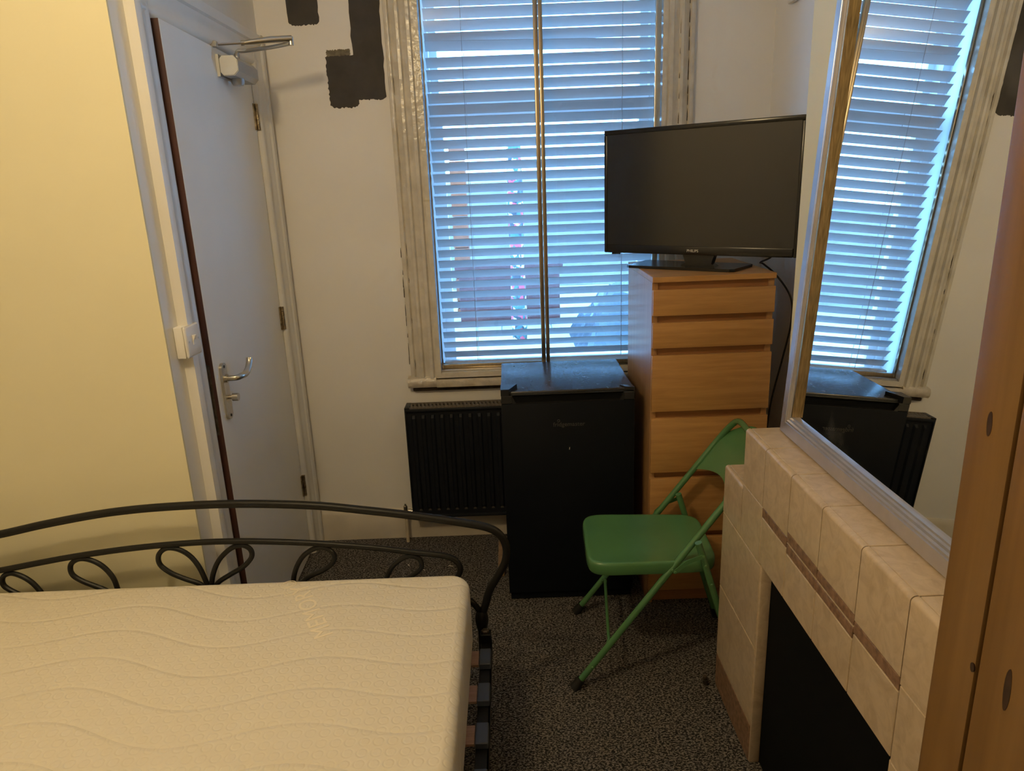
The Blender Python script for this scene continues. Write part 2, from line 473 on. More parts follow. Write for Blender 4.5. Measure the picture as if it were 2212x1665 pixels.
struct('floor', MB().box(-2.1, 1.4, -1.7, 3.30, -0.12, 0.0), 'carpet', 'dark flecked grey brown carpet')
struct('ceiling', MB().box(-2.1, 1.4, -1.7, 3.30, H, H + 0.12), 'ceiling_white')
wb = MB()
wb.box(XD - 0.15, WX0, YB, YB + 0.28, 0, H); wb.box(WX1, XA + 0.15, YB, YB + 0.28, 0, H)
wb.box(WX0, WX1, YB, YB + 0.28, 0, WZ0); wb.box(WX0, WX1, YB, YB + 0.28, WZ1, H)
wall_back = struct('wall_back', wb, 'wall_white', 'off white window wall with dark grey paint test patches')
DY0, DY1, DZ1 = 2.050, 2.838, 2.005
wd = MB()
wd.box(XD - 0.13, XD, YY + 0.008, DY0, 0, H); wd.box(XD - 0.13, XD, DY1, YB, 0, H); wd.box(XD - 0.13, XD, DY0, DY1, DZ1, H)
struct('wall_door', wd, 'gloss_white', 'white door wall with blue grey daylight')
struct('wall_leak_block', MB().box(XD - 0.35, XD - 0.30, YY + 0.02, YB + 0.28, 0, H), 'wall_white')  # unseen panel added to stop sky light leaking round the door
struct('wall_return', MB().box(-2.1, XD, YY, YY + 0.0078, 0, H), 'wall_yellow', 'pale yellow wall beside the bed')
struct('wall_left', MB().box(-2.05, -1.90, -1.6, YY, 0, H), 'wall_white')
struct('wall_front', MB().box(-1.90, XA, -1.6, -1.45, 0, H), 'wall_white')
struct('wall_alcove', MB().box(XA, XA + 0.15, -1.6, YB, 0, H), 'wall_white', 'white alcove side wall behind the television')
struct('wall_chimney', MB().box(XC, XA - 0.0005, 0.64, 1.92, 0, H), 'wall_yellow', 'pale lime yellow chimney breast')

# paint test patches on the window wall (rolled swatches with ragged ends)
def swatch(x0, x1, z0, z1, m, dep, rag=0.006, roundb=0.012):
    n = 26; pts = []
    for i in range(n + 1):
        t = i / n; x = x0 + (x1 - x0) * t
        e = min(t, 1 - t)
        pts.append((x, z0 + random.uniform(0, rag) + roundb * max(0, 1 - e / 0.18) ** 2))
    for i in range(1, n): pts.append((x1 + random.uniform(-rag, rag) * 0.45, z0 + roundb + (z1 - z0 - roundb) * i / n))
    for i in range(n + 1): pts.append((x1 + (x0 - x1) * i / n, z1 - random.uniform(0, rag)))
    for i in range(1, n): pts.append((x0 + random.uniform(-rag, rag) * 0.45, z1 + (z0 + roundb - z1) * i / n))
    return MB().prism(pts, lambda u, v, t: (u, YB - t, v), -0.001, dep)
for i, (a, b, c, d, m, dep) in enumerate([(-0.795, -0.678, 2.150, 2.60, 'test_paint', .0006), (-0.563, -0.446, 1.878, 2.60, 'test_paint', .0007),
                            (-0.668, -0.553, 1.852, 2.045, 'test_paint', .0009), (-0.663, -0.572, 2.02, 2.066, 'test_paint_thin', .0004)]):
    build('paint_patch', swatch(a, b, c, d, m, dep), m, wall_back,
          ['grey test patch cut by the top of the photo', 'tall dark grey test patch', 'squat dark grey test patch', 'thin faded end of a test patch'][i], smooth=0)

# skirting
sk = MB()
prof = [(0, 0), (0.018, 0), (0.018, 0.115), (0.010, 0.132), (0.004, 0.140), (0, 0.140)]
sk.prism(prof, lambda u, v, t: (t, YB - u, v), XD + 0.001, XA)
struct('baseboard_back', sk, 'skirting', 'chipped cream skirting board below the window')
struct('baseboard_chimney', MB().prism(prof, lambda u, v, t: (XA - u, t, v), 1.93, YB - 0.02), 'skirting')

# ------------------------------------------------------------------ door
d1 = thing('door_1', (XD, DY1, 0), 'white flush door standing slightly ajar with brown bare edge', None, None, 'structure')
ang = math.radians(2.3)
DM = Matrix.Translation((XD, DY1 - 0.004, 0)) @ Matrix.Rotation(-0.0, 4, 'Z')
# door-leaf local: l along the leaf from hinge (0) to latch (0.778), t = into the room
def leafp(l, t, z):
    c, s_ = math.cos(ang), math.sin(ang)
    return Vector((XD - 0.002 + l * s_ + t * c, DY1 - 0.006 - l * c + t * s_, z))
def leafbox(l0, l1, t0, t1, z0, z1, r=None):
    mb = MB()
    vs_ = [leafp(l, t, z) for l in (l0, l1) for t in (t0, t1) for z in (z0, z1)]
    return mb.add(vs_, [(0, 1, 3, 2), (4, 6, 7, 5), (0, 4, 5, 1), (2, 3, 7, 6), (0, 2, 6, 4), (1, 5, 7, 3)])
LW = 0.774
build('door_leaf', leafbox(0, LW - 0.002, -0.042, 0, 0.012, DZ1 - 0.006), 'door_white', d1)
de = build('door_edge', leafbox(LW - 0.002, LW, -0.042, -0.0006, 0.012, DZ1 - 0.006), 'brown_edge', d1, 'bare dark brown door edge')
build('lock_plate', leafbox(LW, LW + 0.0012, -0.034, -0.010, 0.84, 1.06), 'rust_metal', de, 'worn metal lock plate')
# jamb lining and stop
jm = MB()
jm.box(XD - 0.12, XD - 0.001, DY0 - 0.001, DY0 + 0.004, 0, DZ1); jm.box(XD - 0.12, XD - 0.001, DY1 - 0.003, DY1 + 0.001, 0, DZ1)
jm.box(XD - 0.12, XD - 0.001, DY0, DY1, DZ1 - 0.002, DZ1 + 0.001)
jm.box(XD - 0.075, XD - 0.055, DY0, DY0 + 0.028, 0, DZ1); jm.box(XD - 0.075, XD - 0.055, DY1 - 0.018, DY1, 0, DZ1)
build('door_jamb', jm, 'gloss_white', d1)
for z0 in (1.775, 1.015, 0.285):
    hg = MB()
    for k in range(5):
        a = z0 + k * 0.0185
        hg.cyl((XD + 0.006, DY1 - 0.003, a), (XD + 0.006, DY1 - 0.003, a + 0.0172), 0.0066, 10)
    hg.box(XD - 0.001, XD + 0.0025, DY1 - 0.022, DY1 + 0.016, z0, z0 + 0.092)
    build('hinge', hg, 'hinge_brass', d1)
# handle: plate, lever, thumb turn
hp = MB()
lp = LW - 0.062
pz0, pz1 = 0.872, 1.052
pts = []
hw = 0.021
for k in range(9):
    a = PI * k / 8; pts.append((hw * math.cos(a), pz1 - 0.016 + 0.016 * math.sin(a)))
for k in range(9):
    a = PI + PI * k / 8; pts.append((hw * math.cos(a), pz0 + 0.016 + 0.016 * math.sin(a)))
hp.prism(pts, lambda u, v, t: leafp(lp + u, t, v), 0.0, 0.009)
pl = build('handle_plate', hp, 'satin_nickel', d1, 'satin nickel lever lock plate')
lv = MB()
lz = 1.003
path = [leafp(lp, 0.006, lz), leafp(lp, 0.030, lz), leafp(lp - 0.004, 0.043, lz), leafp(lp - 0.022, 0.050, lz), leafp(lp - 0.055, 0.052, lz - 0.002),
        leafp(lp - 0.085, 0.052, lz + 0.006), leafp(lp - 0.105, 0.052, lz + 0.022), leafp(lp - 0.112, 0.052, lz + 0.036)]
sp_ = smooth_path(path, 5)
lv.tube(sp_, [0.0085 + 0.0015 * min(1, i / 20) for i in range(len(sp_))], 12)
lv.tube([leafp(lp, 0.008, lz), leafp(lp, 0.016, lz)], 0.013, 16)
build('lever', lv, 'satin_nickel', pl)
tt = MB(); tz = 0.942
tt.tube([leafp(lp, 0.006, tz), leafp(lp, 0.024, tz)], 0.006, 12)
tt.tube([leafp(lp, 0.022, tz), leafp(lp, 0.040, tz)], 0.0125, 20)
build('thumb_turn', tt, 'satin_nickel', pl)
for z in (pz1 - 0.012, pz0 + 0.012):
    build('screw', MB().tube([leafp(lp, 0.008, z), leafp(lp, 0.0105, z)], 0.0045, 10), 'dark_gap', pl)
# closer
oct_ = [(0.0, 0.012), (0.010, 0.0), (0.044, 0.0), (0.058, 0.014), (0.058, 0.046), (0.046, 0.060), (0.010, 0.060), (0.0, 0.050)]
l_far, l_near = DY1 - 2.705, DY1 - 2.485
cz = 1.915
cb = MB().prism(oct_, lambda u, v, t: leafp(t, 0.008 + u, cz + v), l_far, l_near)
clo = build('door_closer', cb, 'silver_paint', d1, 'silver overhead door closer body', smooth=20)
build('end_cap', MB().prism([(u * 0.94 + 0.002, v * 0.94 + 0.002) for u, v in oct_], lambda u, v, t: leafp(t, 0.008 + u, cz + v), l_near + 0.0002, l_near + 0.003), 'silver_paint', clo, smooth=20)
build('mounting_plate', leafbox(l_far - 0.004, l_near + 0.006, 0.0, 0.009, cz - 0.002, cz + 0.064), 'silver_paint', clo)
build('valve_knob', MB().lathe([(0.017, -0.020), (0.022, -0.012), (0.022, 0.0), (0.014, 0.004)], leafp((l_far + l_near) / 2 + 0.03, 0.036, cz), n=12), 'silver_paint', clo)
SPN = leafp(l_near - 0.110, 0.034, cz + 0.060)
ELB = Vector((-0.688, 2.575, 2.028))
BRK = Vector((-0.912, 2.47, 2.006))
arm = MB()
arm.tube([SPN, SPN + Vector((0, 0, 0.022))], 0.009, 12)
arm.tube(smooth_path([SPN + Vector((0, 0, 0.016)), SPN + Vector((0.006, -0.002, 0.030)), SPN.lerp(ELB, 0.15) + Vector((0, 0, 0.022)), SPN.lerp(ELB, 0.6) + Vector((0, 0, 0.004)), ELB - Vector((0, 0, 0.008))], 4), 0.0065, 10)
build('closer_arm', arm, 'silver_paint', clo)
fa = MB()
fa.tube([ELB + Vector((0.004, 0, 0.006)), ELB.lerp(BRK, 0.25) + Vector((0, 0, 0.006)), ELB.lerp(BRK, 0.52) + Vector((0, 0, 0.002)), ELB.lerp(BRK, 0.62)], [0.0105, 0.0105, 0.0085, 0.006], 12)
fa.tube([ELB.lerp(BRK, 0.60), ELB.lerp(BRK, 0.64)], 0.008, 10)
fa.tube([ELB.lerp(BRK, 0.62), ELB.lerp(BRK, 0.94)], 0.0042, 8)
fa.tube([ELB + Vector((0, 0, 0.012)), ELB - Vector((0, 0, 0.014))], 0.009, 12)
build('closer_forearm', fa, 'steel', clo)
bk = MB()
bk.rbox(XD - 0.0, XD + 0.004, 2.44, 2.505, 1.994, 2.024, 0.001, 1)
bk.rbox(XD + 0.002, XD + 0.026, 2.458, 2.476, 1.997, 2.016, 0.002, 1)
build('frame_bracket', bk, 'steel', clo)

# door architrave
ap = [(0, 0), (0, 0.028), (0.012, 0.030), (0.030, 0.029), (0.036, 0.022), (0.050, 0.021), (0.058, 0.016), (0.082, 0.015), (0.090, 0.018), (0.100, 0.016), (0.106, 0.010), (0.110, 0.0)]
AW = 0.110
tr1 = thing('trim_1', (XD, 2.05, 0), 'moulded white door architrave', None, None, 'structure')
build('architrave_jamb', MB().prism(ap, lambda u, v, t: (XD + v, DY0 - AW + u + 0.002, t), 0, DZ1 + AW), 'gloss_white', tr1)
build('architrave_jamb', MB().prism(ap, lambda u, v, t: (XD + v, DY1 + AW - u - 0.002, t), 0, DZ1 + AW), 'gloss_white', tr1)
build('architrave_head', MB().prism(ap, lambda u, v, t: (XD + v * 0.99, t, DZ1 + AW - u - 0.004), DY0 - AW + 0.004, DY1 + AW - 0.004), 'gloss_white', tr1)

# light switch
sw = thing('light_switch', (XD, 1.952, 1.162), 'white surface mounted light switch box on the door architrave', 'light switch')
SX = -0.886
build('back_box', MB().rbox(XD + 0.0005, SX - 0.008, 1.908, 1.996, 1.117, 1.205, 0.003, 2), 'white_plastic', sw)
build('switch_plate', MB().rbox(SX - 0.0075, SX + 0.001, 1.908, 1.996, 1.117, 1.205, 0.006, 3), 'white_plastic', sw)
rk = MB().rbox(SX, SX + 0.003, 1.944, 1.960, 1.148, 1.176, 0.0015, 1)
rk.prism([(0, 0), (0.003, 0), (0.008, 0.013), (0, 0.013)], lambda u, v, t: (SX + 0.001 + u, t, 1.162 + v), 1.946, 1.958)
build('rocker', rk, 'white_plastic', sw)
for y in (1.922, 1.982):
    build('screw', MB().tube([(SX, y, 1.161), (SX + 0.0022, y, 1.161)], 0.003, 10), 'steel', sw)

# ------------------------------------------------------------------ window
# moulded architrave, sill nosing
wp = [(0, 0), (0, 0.022), (0.006, 0.026), (0.016, 0.026), (0.022, 0.016), (0.034, 0.022), (0.046, 0.034), (0.056, 0.034), (0.062, 0.024), (0.074, 0.028), (0.086, 0.038), (0.098, 0.038), (0.104, 0.028), (0.124, 0.028), (0.128, 0.0)]
t2 = thing('trim_2', (-0.37, YB, 0.75), 'thickly painted fluted window architrave and sill', None, None, 'structure')
build('architrave_left', MB().prism(wp, lambda u, v, t: (-0.433 + u, YB - v, t), 0.755, 2.55), 'old_gloss', t2)
build('architrave_right', MB().prism(wp, lambda u, v, t: (0.745 - u * 0.98, YB - v, t), 0.755, 2.55), 'old_gloss', t2)
build('architrave_top', MB().prism(wp, lambda u, v, t: (t, YB - v, 2.57 - u), -0.433, 0.745), 'old_gloss', t2)
nose = [(0, 0.012), (0.024, 0.004), (0.036, 0.006), (0.044, 0.018), (0.044, 0.034), (0.036, 0.046), (0.024, 0.050), (0, 0.052)]
build('sill_nosing', MB().prism(nose, lambda u, v, t: (t, YB - u, 0.712 + v), -0.447, -0.325), 'sill_gloss', t2)
build('sill_nosing', MB().prism(nose, lambda u, v, t: (t, YB - u, 0.712 + v), 0.650, 0.757), 'sill_gloss', t2)
build('sill_board', MB().rbox(-0.325, 0.650, YB - 0.047, YB + 0.02, 0.718, 0.750, 0.003, 2), 'sill_gloss', t2)
build('filler_bead', MB().rbox(-0.430, 0.74, YB - 0.022, YB + 0.001, 0.697, 0.714, 0.006, 2), 'dark_filler', t2, 'crumbling dark filler under the sill')
build('filler_bead', MB().rbox(-0.318, 0.64, YB - 0.028, YB + 0.01, 0.7505, 0.7585, 0.002, 1), 'dark_filler', t2)

rc = random.Random(5)
for (cxk, dep, za, zb2, n_) in ((-0.4135, 0.0185, 0.78, 2.2, 26), (-0.438, 0.004, 0.80, 1.3, 9), (0.7235, 0.0185, 1.70, 2.3, 12), (0.688, 0.030, 1.5, 2.3, 10)):
    for q in range(n_):
        z0 = za + (zb2 - za) * (q + rc.uniform(0, 0.5)) / n_; ln = rc.uniform(0.012, 0.055)
        w_ = rc.uniform(0.0008, 0.0018); dx = rc.uniform(-0.0012, 0.0012)
        pts = [(cxk + dx - w_, z0), (cxk + dx + w_ * 0.4, z0 - 0.002), (cxk + dx + w_, z0 + ln * 0.5), (cxk + dx + w_ * 0.3, z0 + ln), (cxk + dx - w_ * 0.6, z0 + ln * 0.6)]
        build('paint_crack', MB().prism(pts, lambda u, v, t: (u, YB - dep - t, v), -0.004, 0.0004), 'dark_filler', t2, smooth=0)

# outer sash window
w1 = thing('window_1', (0.16, 3.18, 0.74), 'white timber sash window behind the blind', None, None, 'structure')
fr = MB()
fr.box(WX0, WX0 + 0.035, 3.13, 3.24, WZ0, WZ1); fr.box(WX1 - 0.035, WX1, 3.13, 3.24, WZ0, WZ1)
fr.box(WX0, WX1, 3.13, 3.26, WZ0, WZ0 + 0.04); fr.box(WX0, WX1, 3.13, 3.24, WZ1 - 0.04, WZ1)
build('sash_frame', fr, 'sash_white', w1)
mr = MB().box(WX0 + 0.035, WX1 - 0.035, 3.14, 3.20, 1.800, 1.888)
build('meeting_rail', mr, 'sash_white', w1)
lsh = MB()
lsh.box(WX0 + 0.035, WX0 + 0.075, 3.145, 3.185, WZ0 + 0.04, 1.80); lsh.box(WX1 - 0.075, WX1 - 0.035, 3.145, 3.185, WZ0 + 0.04, 1.80)
build('lower_sash', lsh, 'sash_white', w1)
ush = MB()
ush.box(WX0 + 0.035, WX0 + 0.065, 3.19, 3.22, 1.888, WZ1 - 0.04); ush.box(WX1 - 0.065, WX1 - 0.035, 3.19, 3.22, 1.888, WZ1 - 0.04)
build('upper_sash', ush, 'sash_white', w1)
build('pane', MB().box(WX0 + 0.07, WX1 - 0.07, 3.163, 3.166, WZ0 + 0.04, 1.80), 'pane_glass', w1)
build('pane', MB().box(WX0 + 0.06, WX1 - 0.06, 3.205, 3.208, 1.888, WZ1 - 0.04), 'pane_glass', w1)
# reveal lining
rv = MB()
rv.box(WX0 - 0.001, WX0 + 0.004, YB + 0.001, 3.13, WZ0, WZ1); rv.box(WX1 - 0.004, WX1 + 0.001, YB + 0.001, 3.13, WZ0, WZ1)
rv.box(WX0, WX1, YB + 0.021, 3.13, WZ0 - 0.001, WZ0 + 0.004)
build('reveal_lining', rv, 'sash_white', w1)

# sliding secondary glazing
w2 = thing('window_2', (0.15, 2.975, 0.757), 'brass coloured sliding secondary glazing frame', None, None, 'structure')
def bar(x0, x1, z0, z1, y0, y1, r=0.003): return MB().rbox(x0, x1, y0, y1, z0, z1, r, 2)
def mitre_bottom():
    return MB().prism([(-0.320, 0.757), (0.640, 0.757), (0.622, 0.780), (-0.302, 0.780)], lambda u, v, t: (u, t, v), 2.935, 2.985)
build('frame_bottom', mitre_bottom(), 'old_gloss', w2)
build('frame_side', MB().prism([(-0.320, 0.757), (-0.302, 0.780), (-0.302, 2.45), (-0.320, 2.45)], lambda u, v, t: (u, t, v), 2.935, 2.985), 'old_gloss', w2)
build('frame_side', MB().prism([(0.640, 0.757), (0.622, 0.780), (0.622, 2.45), (0.640, 2.45)], lambda u, v, t: (u, t, v), 2.940, 2.985), 'old_gloss', w2)
build('track', bar(-0.302, 0.622, 0.780, 0.789, 2.945, 2.99, 0.001), 'steel', w2)
# left and right sliding panes
build('stile', bar(0.150, 0.1655, 0.786, 2.45, 2.948, 2.966), 'brass_frame', w2)
build('stile', bar(0.131, 0.149, 0.786, 2.45, 2.970, 2.986), 'brass_frame', w2)
build('stile', bar(-0.300, -0.294, 0.786, 2.45, 2.970, 2.986, 0.001), 'brass_frame', w2)
build('stile', bar(0.594, 0.617, 0.786, 2.45, 2.948, 2.966), 'satin_nickel', w2)
build('bottom_rail', bar(-0.294, 0.131, 0.789, 0.806, 2.970, 2.986, 0.002), 'brass_frame', w2)
build('bottom_rail', bar(0.1655, 0.594, 0.789, 0.806, 2.948, 2.966, 0.002), 'brass_frame', w2)
build('pane', MB().box(-0.294, 0.135, 2.977, 2.980, 0.80, 2.45), 'pane_glass', w2)
build('pane', MB().box(0.160, 0.600, 2.956, 2.959, 0.80, 2.45), 'pane_glass', w2)

# ------------------------------------------------------------------ venetian blind
vb = thing('venetian_blind', (0.16, 3.05, 0.80), 'white venetian blind with tilted slats and one crooked slat', 'window blind')
SXA, SXB, SY, TH, SW, PITCH = -0.293, 0.614, 3.05, math.radians(45.5), 0.0458, 0.04385
def slat_mesh():
    mb = MB(); n = 5; th = 0.0022
    prof = []
    for side in (1, -1):
        rng = range(n + 1) if side == 1 else range(n, -1, -1)
        for i in rng:
            s_ = -SW / 2 + SW * i / n
            bow = 0.0022 * (1 - (2 * s_ / SW) ** 2)
            a = s_ * math.cos(TH) + (bow + side * th / 2) * math.sin(TH)   # outward (y)
            b = -s_ * math.sin(TH) + (bow + side * th / 2) * math.cos(TH)  # up (z): outer edge low
            prof.append((a, b))
    mb.prism(prof, lambda u, v, t: (t, u, v), SXA - 0.153, SXB - 0.153)
    me = mb.mesh('slat', (0, 0, 0)); me.materials.append(MATS['blind_slat']); return me
sm = slat_mesh()
z = 0.832; k = 0
while z < 2.42:
    o = bpy.data.objects.new('slat', sm); COL.objects.link(o); o.parent = vb
    dz = 0.0; ry = random.uniform(-0.0010, 0.0010)
    if k == 28:   # crooked slat, lifted at its left end
        dz = 0.0085; ry = 0.020
        o['label'] = 'crooked slat lifted at the left end'
    o.location = Vector((0.153, SY, z + dz)) - vb.location
    o.rotation_euler = (random.uniform(-0.03, 0.03), ry, 0)
    z += PITCH; k += 1
build('bottom_rail', MB().rbox(SXA, SXB, SY - 0.026, SY + 0.024, 0.788, 0.806, 0.004, 2), 'blind_slat', vb)
build('head_rail', MB().rbox(SXA, SXB, SY - 0.03, SY + 0.03, 2.415, 2.445, 0.003, 2), 'blind_slat', vb)
for x in (-0.147, 0.482):
    cd = MB()
    cd.tube([(x, SY - 0.021, 0.80), (x, SY - 0.021, 2.43)], 0.0012, 6)
    cd.tube([(x + 0.004, SY + 0.021, 0.80), (x + 0.004, SY + 0.021, 2.43)], 0.0012, 6)
    build('ladder_cord', cd, 'blind_cord', vb)

# ------------------------------------------------------------------ radiator
rd = thing('radiator', (-0.2, 2.90, 0.14), 'matt black panel radiator below the window beside the fridge', 'radiator')
RX0, RX1, RZ0, RZ1, RYF = -0.459, 0.32, 0.135, 0.645, 2.865
pf = []
n = 20; wv = 0.040
x = RX0 + 0.012
profile = [(RX0, 0.0)]
x = RX0 + 0.022
while x + wv < RX1:
    profile += [(x, 0.0), (x + 0.006, 0.011), (x + 0.017, 0.011), (x + 0.023, 0.0)]
    x += wv
profile.append((RX1, 0.0))
mb = MB()
zt, zb_ = RZ1 - 0.045, RZ0 + 0.052
nP = len(profile)
vs_ = []
for (zz, amt) in ((RZ0, 0), (zb_ - 0.012, 0), (zb_, 1), (zt, 1), (zt + 0.012, 0), (RZ1 - 0.006, 0)):
    for (xx, d) in profile: vs_.append((xx, RYF + 0.012 - d * amt + 0.0, zz))
fs = []
for r in range(5):
    for i in range(nP - 1): fs.append((r * nP + i, r * nP + i + 1, (r + 1) * nP + i + 1, (r + 1) * nP + i))
mb.add(vs_, fs)
build('front_panel', mb, 'radiator_black', rd)
build('front_edge', MB().rbox(RX0, RX1, RYF + 0.002, RYF + 0.014, RZ1 - 0.016, RZ1 - 0.003, 0.003, 2), 'radiator_black', rd)
build('front_edge', MB().rbox(RX0, RX1, RYF + 0.002, RYF + 0.014, RZ0, RZ0 + 0.014, 0.003, 2), 'radiator_black', rd)
build('back_panel', MB().rbox(RX0 + 0.003, RX1, 2.938, 2.950, RZ0, RZ1 - 0.004, 0.003, 1), 'radiator_black', rd)
build('side_cover', MB().rbox(RX0 - 0.004, RX0 + 0.003, RYF + 0.004, 2.95, RZ0 + 0.02, RZ1 + 0.002, 0.002, 2), 'radiator_black', rd)
build('side_cover', MB().rbox(RX0 - 0.004, RX0 + 0.018, RYF + 0.004, 2.95, RZ1 - 0.004, RZ1 + 0.003, 0.002, 2), 'radiator_black', rd)
# grille of slanted bars on top
gb = None
x = RX0 + 0.022
bar_me = None
while x < RX1 - 0.01:
    mbb = MB().box(-0.0045, 0.0045, -0.038, 0.038, -0.003, 0.003, Matrix.Rotation(0.18, 4, 'Z') @ Matrix.Rotation(0.35, 4, 'Y'))
    if bar_me is None:
        bar_me = mbb.mesh('grille_bar', smooth=0); bar_me.materials.append(MATS['radiator_grille'])
    o = bpy.data.objects.new('grille_bar', bar_me); COL.objects.link(o); o.parent = rd
    o.location = Vector((x, 2.909, RZ1 - 0.002)) - rd.location
    x += 0.0165
gr = MB().box(RX0 + 0.015, RX1, RYF + 0.010, RYF + 0.016, RZ1 - 0.010, RZ1 + 0.003).box(RX0 + 0.015, RX1, 2.940, 2.946, RZ1 - 0.010, RZ1 + 0.003)
gr.box(RX0 + 0.015, RX1, 2.905, 2.910, RZ1 - 0.008, RZ1 - 0.001)
build('grille_rail', gr, 'radiator_grille', rd)
# pale marks set on the panel where the flutes end at the bottom
x = RX0 + 0.022; sl_me = None
while x + wv < RX1:
    if sl_me is None:
        sl_me = MB().prism([(-0.007, -0.0045), (0.007, -0.0045), (0.0045, 0.0045), (-0.0045, 0.0045)], lambda u, v, t: (u, -t * 0.3, v), 0, 0.003).mesh('flute_end', smooth=0)
        sl_me.materials.append(MATS['flute_light'])
    o = bpy.data.objects.new('flute_end', sl_me); COL.objects.link(o); o.parent = rd
    o.location = Vector((x + 0.0115, RYF + 0.0105, zb_ - 0.014)) - rd.location
    x += wv
vl = MB()
vx, vy = -0.500, 2.912
vl.lathe([(0.010, 0.118), (0.012, 0.124), (0.012, 0.140), (0.008, 0.144), (0.006, 0.156), (0.009, 0.158), (0.009, 0.176), (0.004, 0.180), (0.004, 0.188)], (vx, vy, 0), n=14)
vl.tube([(vx, vy, 0.150), (RX0 + 0.004, vy, 0.150)], 0.0075, 12); vl.tube([(vx + 0.012, vy, 0.150), (vx + 0.024, vy, 0.150)], 0.012, 6)
build('valve', vl, 'satin_nickel', rd, 'tarnished metal lockshield valve')
build('supply_pipe', MB().tube([(vx, vy, 0.0005), (vx, vy, 0.122)], 0.0078, 12), 'cream_pipe', rd, 'cream painted supply pipe')

# ------------------------------------------------------------------ fridge
fg = thing('fridge', (0.20, 2.58, 0), 'small black undercounter fridge with scuffed top below the window', 'fridge')
FX0, FX1, FYF, FYB, FZ = -0.042, 0.432, 2.402, 2.845, 0.835
build('cabinet', MB().rbox(FX0 + 0.003, FX1 - 0.003, FYF + 0.048, FYB, 0.028, FZ - 0.024, 0.003, 1), 'fridge_black', fg)
build('top_panel', MB().rbox(FX0, FX1, FYF + 0.020, FYB, FZ - 0.024, FZ, 0.004, 3), 'fridge_top', fg, 'scuffed glossy black top')
fd = MB()
RXA, RXB = FX0 + 0.040, FX1 - 0.040
fd.rbox(FX0, FX1, FYF, FYF + 0.045, 0.035, FZ - 0.040, 0.003, 2)
build_door = build('fridge_door', fd, 'fridge_black', fg)
# handle recess along the top of the door: trim ends + lip
for (xa, xb) in ((FX0, RXA), (RXB, FX1)):
    build('door_cap', MB().rbox(xa, xb, FYF, FYF + 0.045, FZ - 0.0395, FZ - 0.010, 0.002, 1), 'fridge_trim', build_door)
build('grip_recess', MB().box(RXA - 0.002, RXB + 0.002, FYF + 0.018, FYF + 0.045, FZ - 0.0395, FZ - 0.013), 'soot_black', build_door, 'dark recessed grip along the door top')
build('grip_lip', MB().rbox(RXA - 0.002, RXB + 0.002, FYF + 0.010, FYF + 0.045, FZ - 0.0128, FZ - 0.0085, 0.001, 1), 'fridge_trim', build_door)
build('grip_edge', MB().prism([(RXA - 0.001, FZ - 0.014), (RXA + 0.014, FZ - 0.0392), (RXB - 0.014, FZ - 0.0392), (RXB + 0.001, FZ - 0.014), (RXB + 0.001, FZ - 0.0400), (RXA - 0.001, FZ - 0.0400)], lambda u, v, t: (u, t, v), FYF - 0.0003, FYF + 0.016), 'fridge_trim', build_door)
build('door_gasket', MB().box(FX0 + 0.01, FX1 - 0.01, FYF + 0.044, FYF + 0.049, 0.04, FZ - 0.03), 'rubber_black', fg)
build('hinge_cap', MB().prism([(FX0 - 0.001, FYF + 0.001), (FX0 + 0.028, FYF + 0.001), (FX0 + 0.058, FYF + 0.072), (FX0 - 0.001, FYF + 0.072)], lambda u, v, t: (u, v, t), FZ - 0.010, FZ + 0.014), 'fridge_trim', fg)
build('hinge_cap', MB().prism([(FX1, FYF + 0.010), (FX1 - 0.030, FYF + 0.018), (FX1 - 0.046, FYF + 0.044), (FX1 - 0.004, FYF + 0.044)], lambda u, v, t: (u, v, t), FZ - 0.008, FZ + 0.004), 'fridge_trim', fg)
for x in (FX0 + 0.03, FX1 - 0.03):
    for y in (FYF + 0.07, FYB - 0.04):
        build('foot', MB().cyl((x, y, 0.0), (x, y, 0.03), 0.014, 12), 'rubber_black', fg)
build('plinth', MB().box(FX0 + 0.006, FX1 - 0.006, FYF + 0.012, FYF + 0.04, 0.004, 0.034), 'fridge_black', fg)
TM = Matrix.Translation((0.197, FYF - 0.0004, 0.712)) @ Matrix.Rotation(PI / 2, 4, 'X')
build('logo', text_mb('fridgemaster', 0.0225, TM), 'logo_grey', build_door, 'grey fridgemaster lettering', smooth=0)
ring = MB().tube([(0.160 + 0.0042 * math.cos(a), FYF - 0.0006, 0.7265 + 0.0042 * math.sin(a)) for a in [2 * PI * i / 14 for i in range(14)]], 0.0010, 6, closed=True)
build('logo_ring', ring, 'logo_grey', build_door)
build('chip_mark', MB().prism([(0, 0), (0.002, 0), (0.003, 0.010), (0.001, 0.009)], lambda u, v, t: (0.196 + u, FYF - t, 0.615 + v), 0, 0.0004), 'chip_white', build_door)

# ------------------------------------------------------------------ chest of drawers
ch = thing('chest_of_drawers', (0.68, 2.59, 0), 'tall narrow birch veneer chest of six drawers right of the fridge', 'chest of drawers')
CX0, CX1, CY0, CY1, CZ = 0.478, 0.886, 2.345, 2.830, 1.232
build('side_panel', MB().rbox(CX0, CX0 + 0.020, CY0 + 0.014, CY1, 0.0, CZ - 0.019, 0.001, 1), 'veneer_side', ch)
build('side_panel', MB().rbox(CX1 - 0.020, CX1, CY0 + 0.014, CY1, 0.0, CZ - 0.019, 0.001, 1), 'veneer_side', ch)
build('top_panel', MB().rbox(CX0 - 0.001, CX1 + 0.001, CY0, CY1, CZ - 0.0185, CZ, 0.001, 1), 'veneer_front', ch)
build('back_panel', MB().box(CX0 + 0.02, CX1 - 0.02, CY1 - 0.008, CY1, 0.02, CZ - 0.02), 'veneer_side', ch)
dz_ = [(1.102, 1.189), (0.991, 1.078), (0.765, 0.965), (0.537, 0.739), (0.301, 0.513), (0.062, 0.276)]
prev = CZ - 0.019
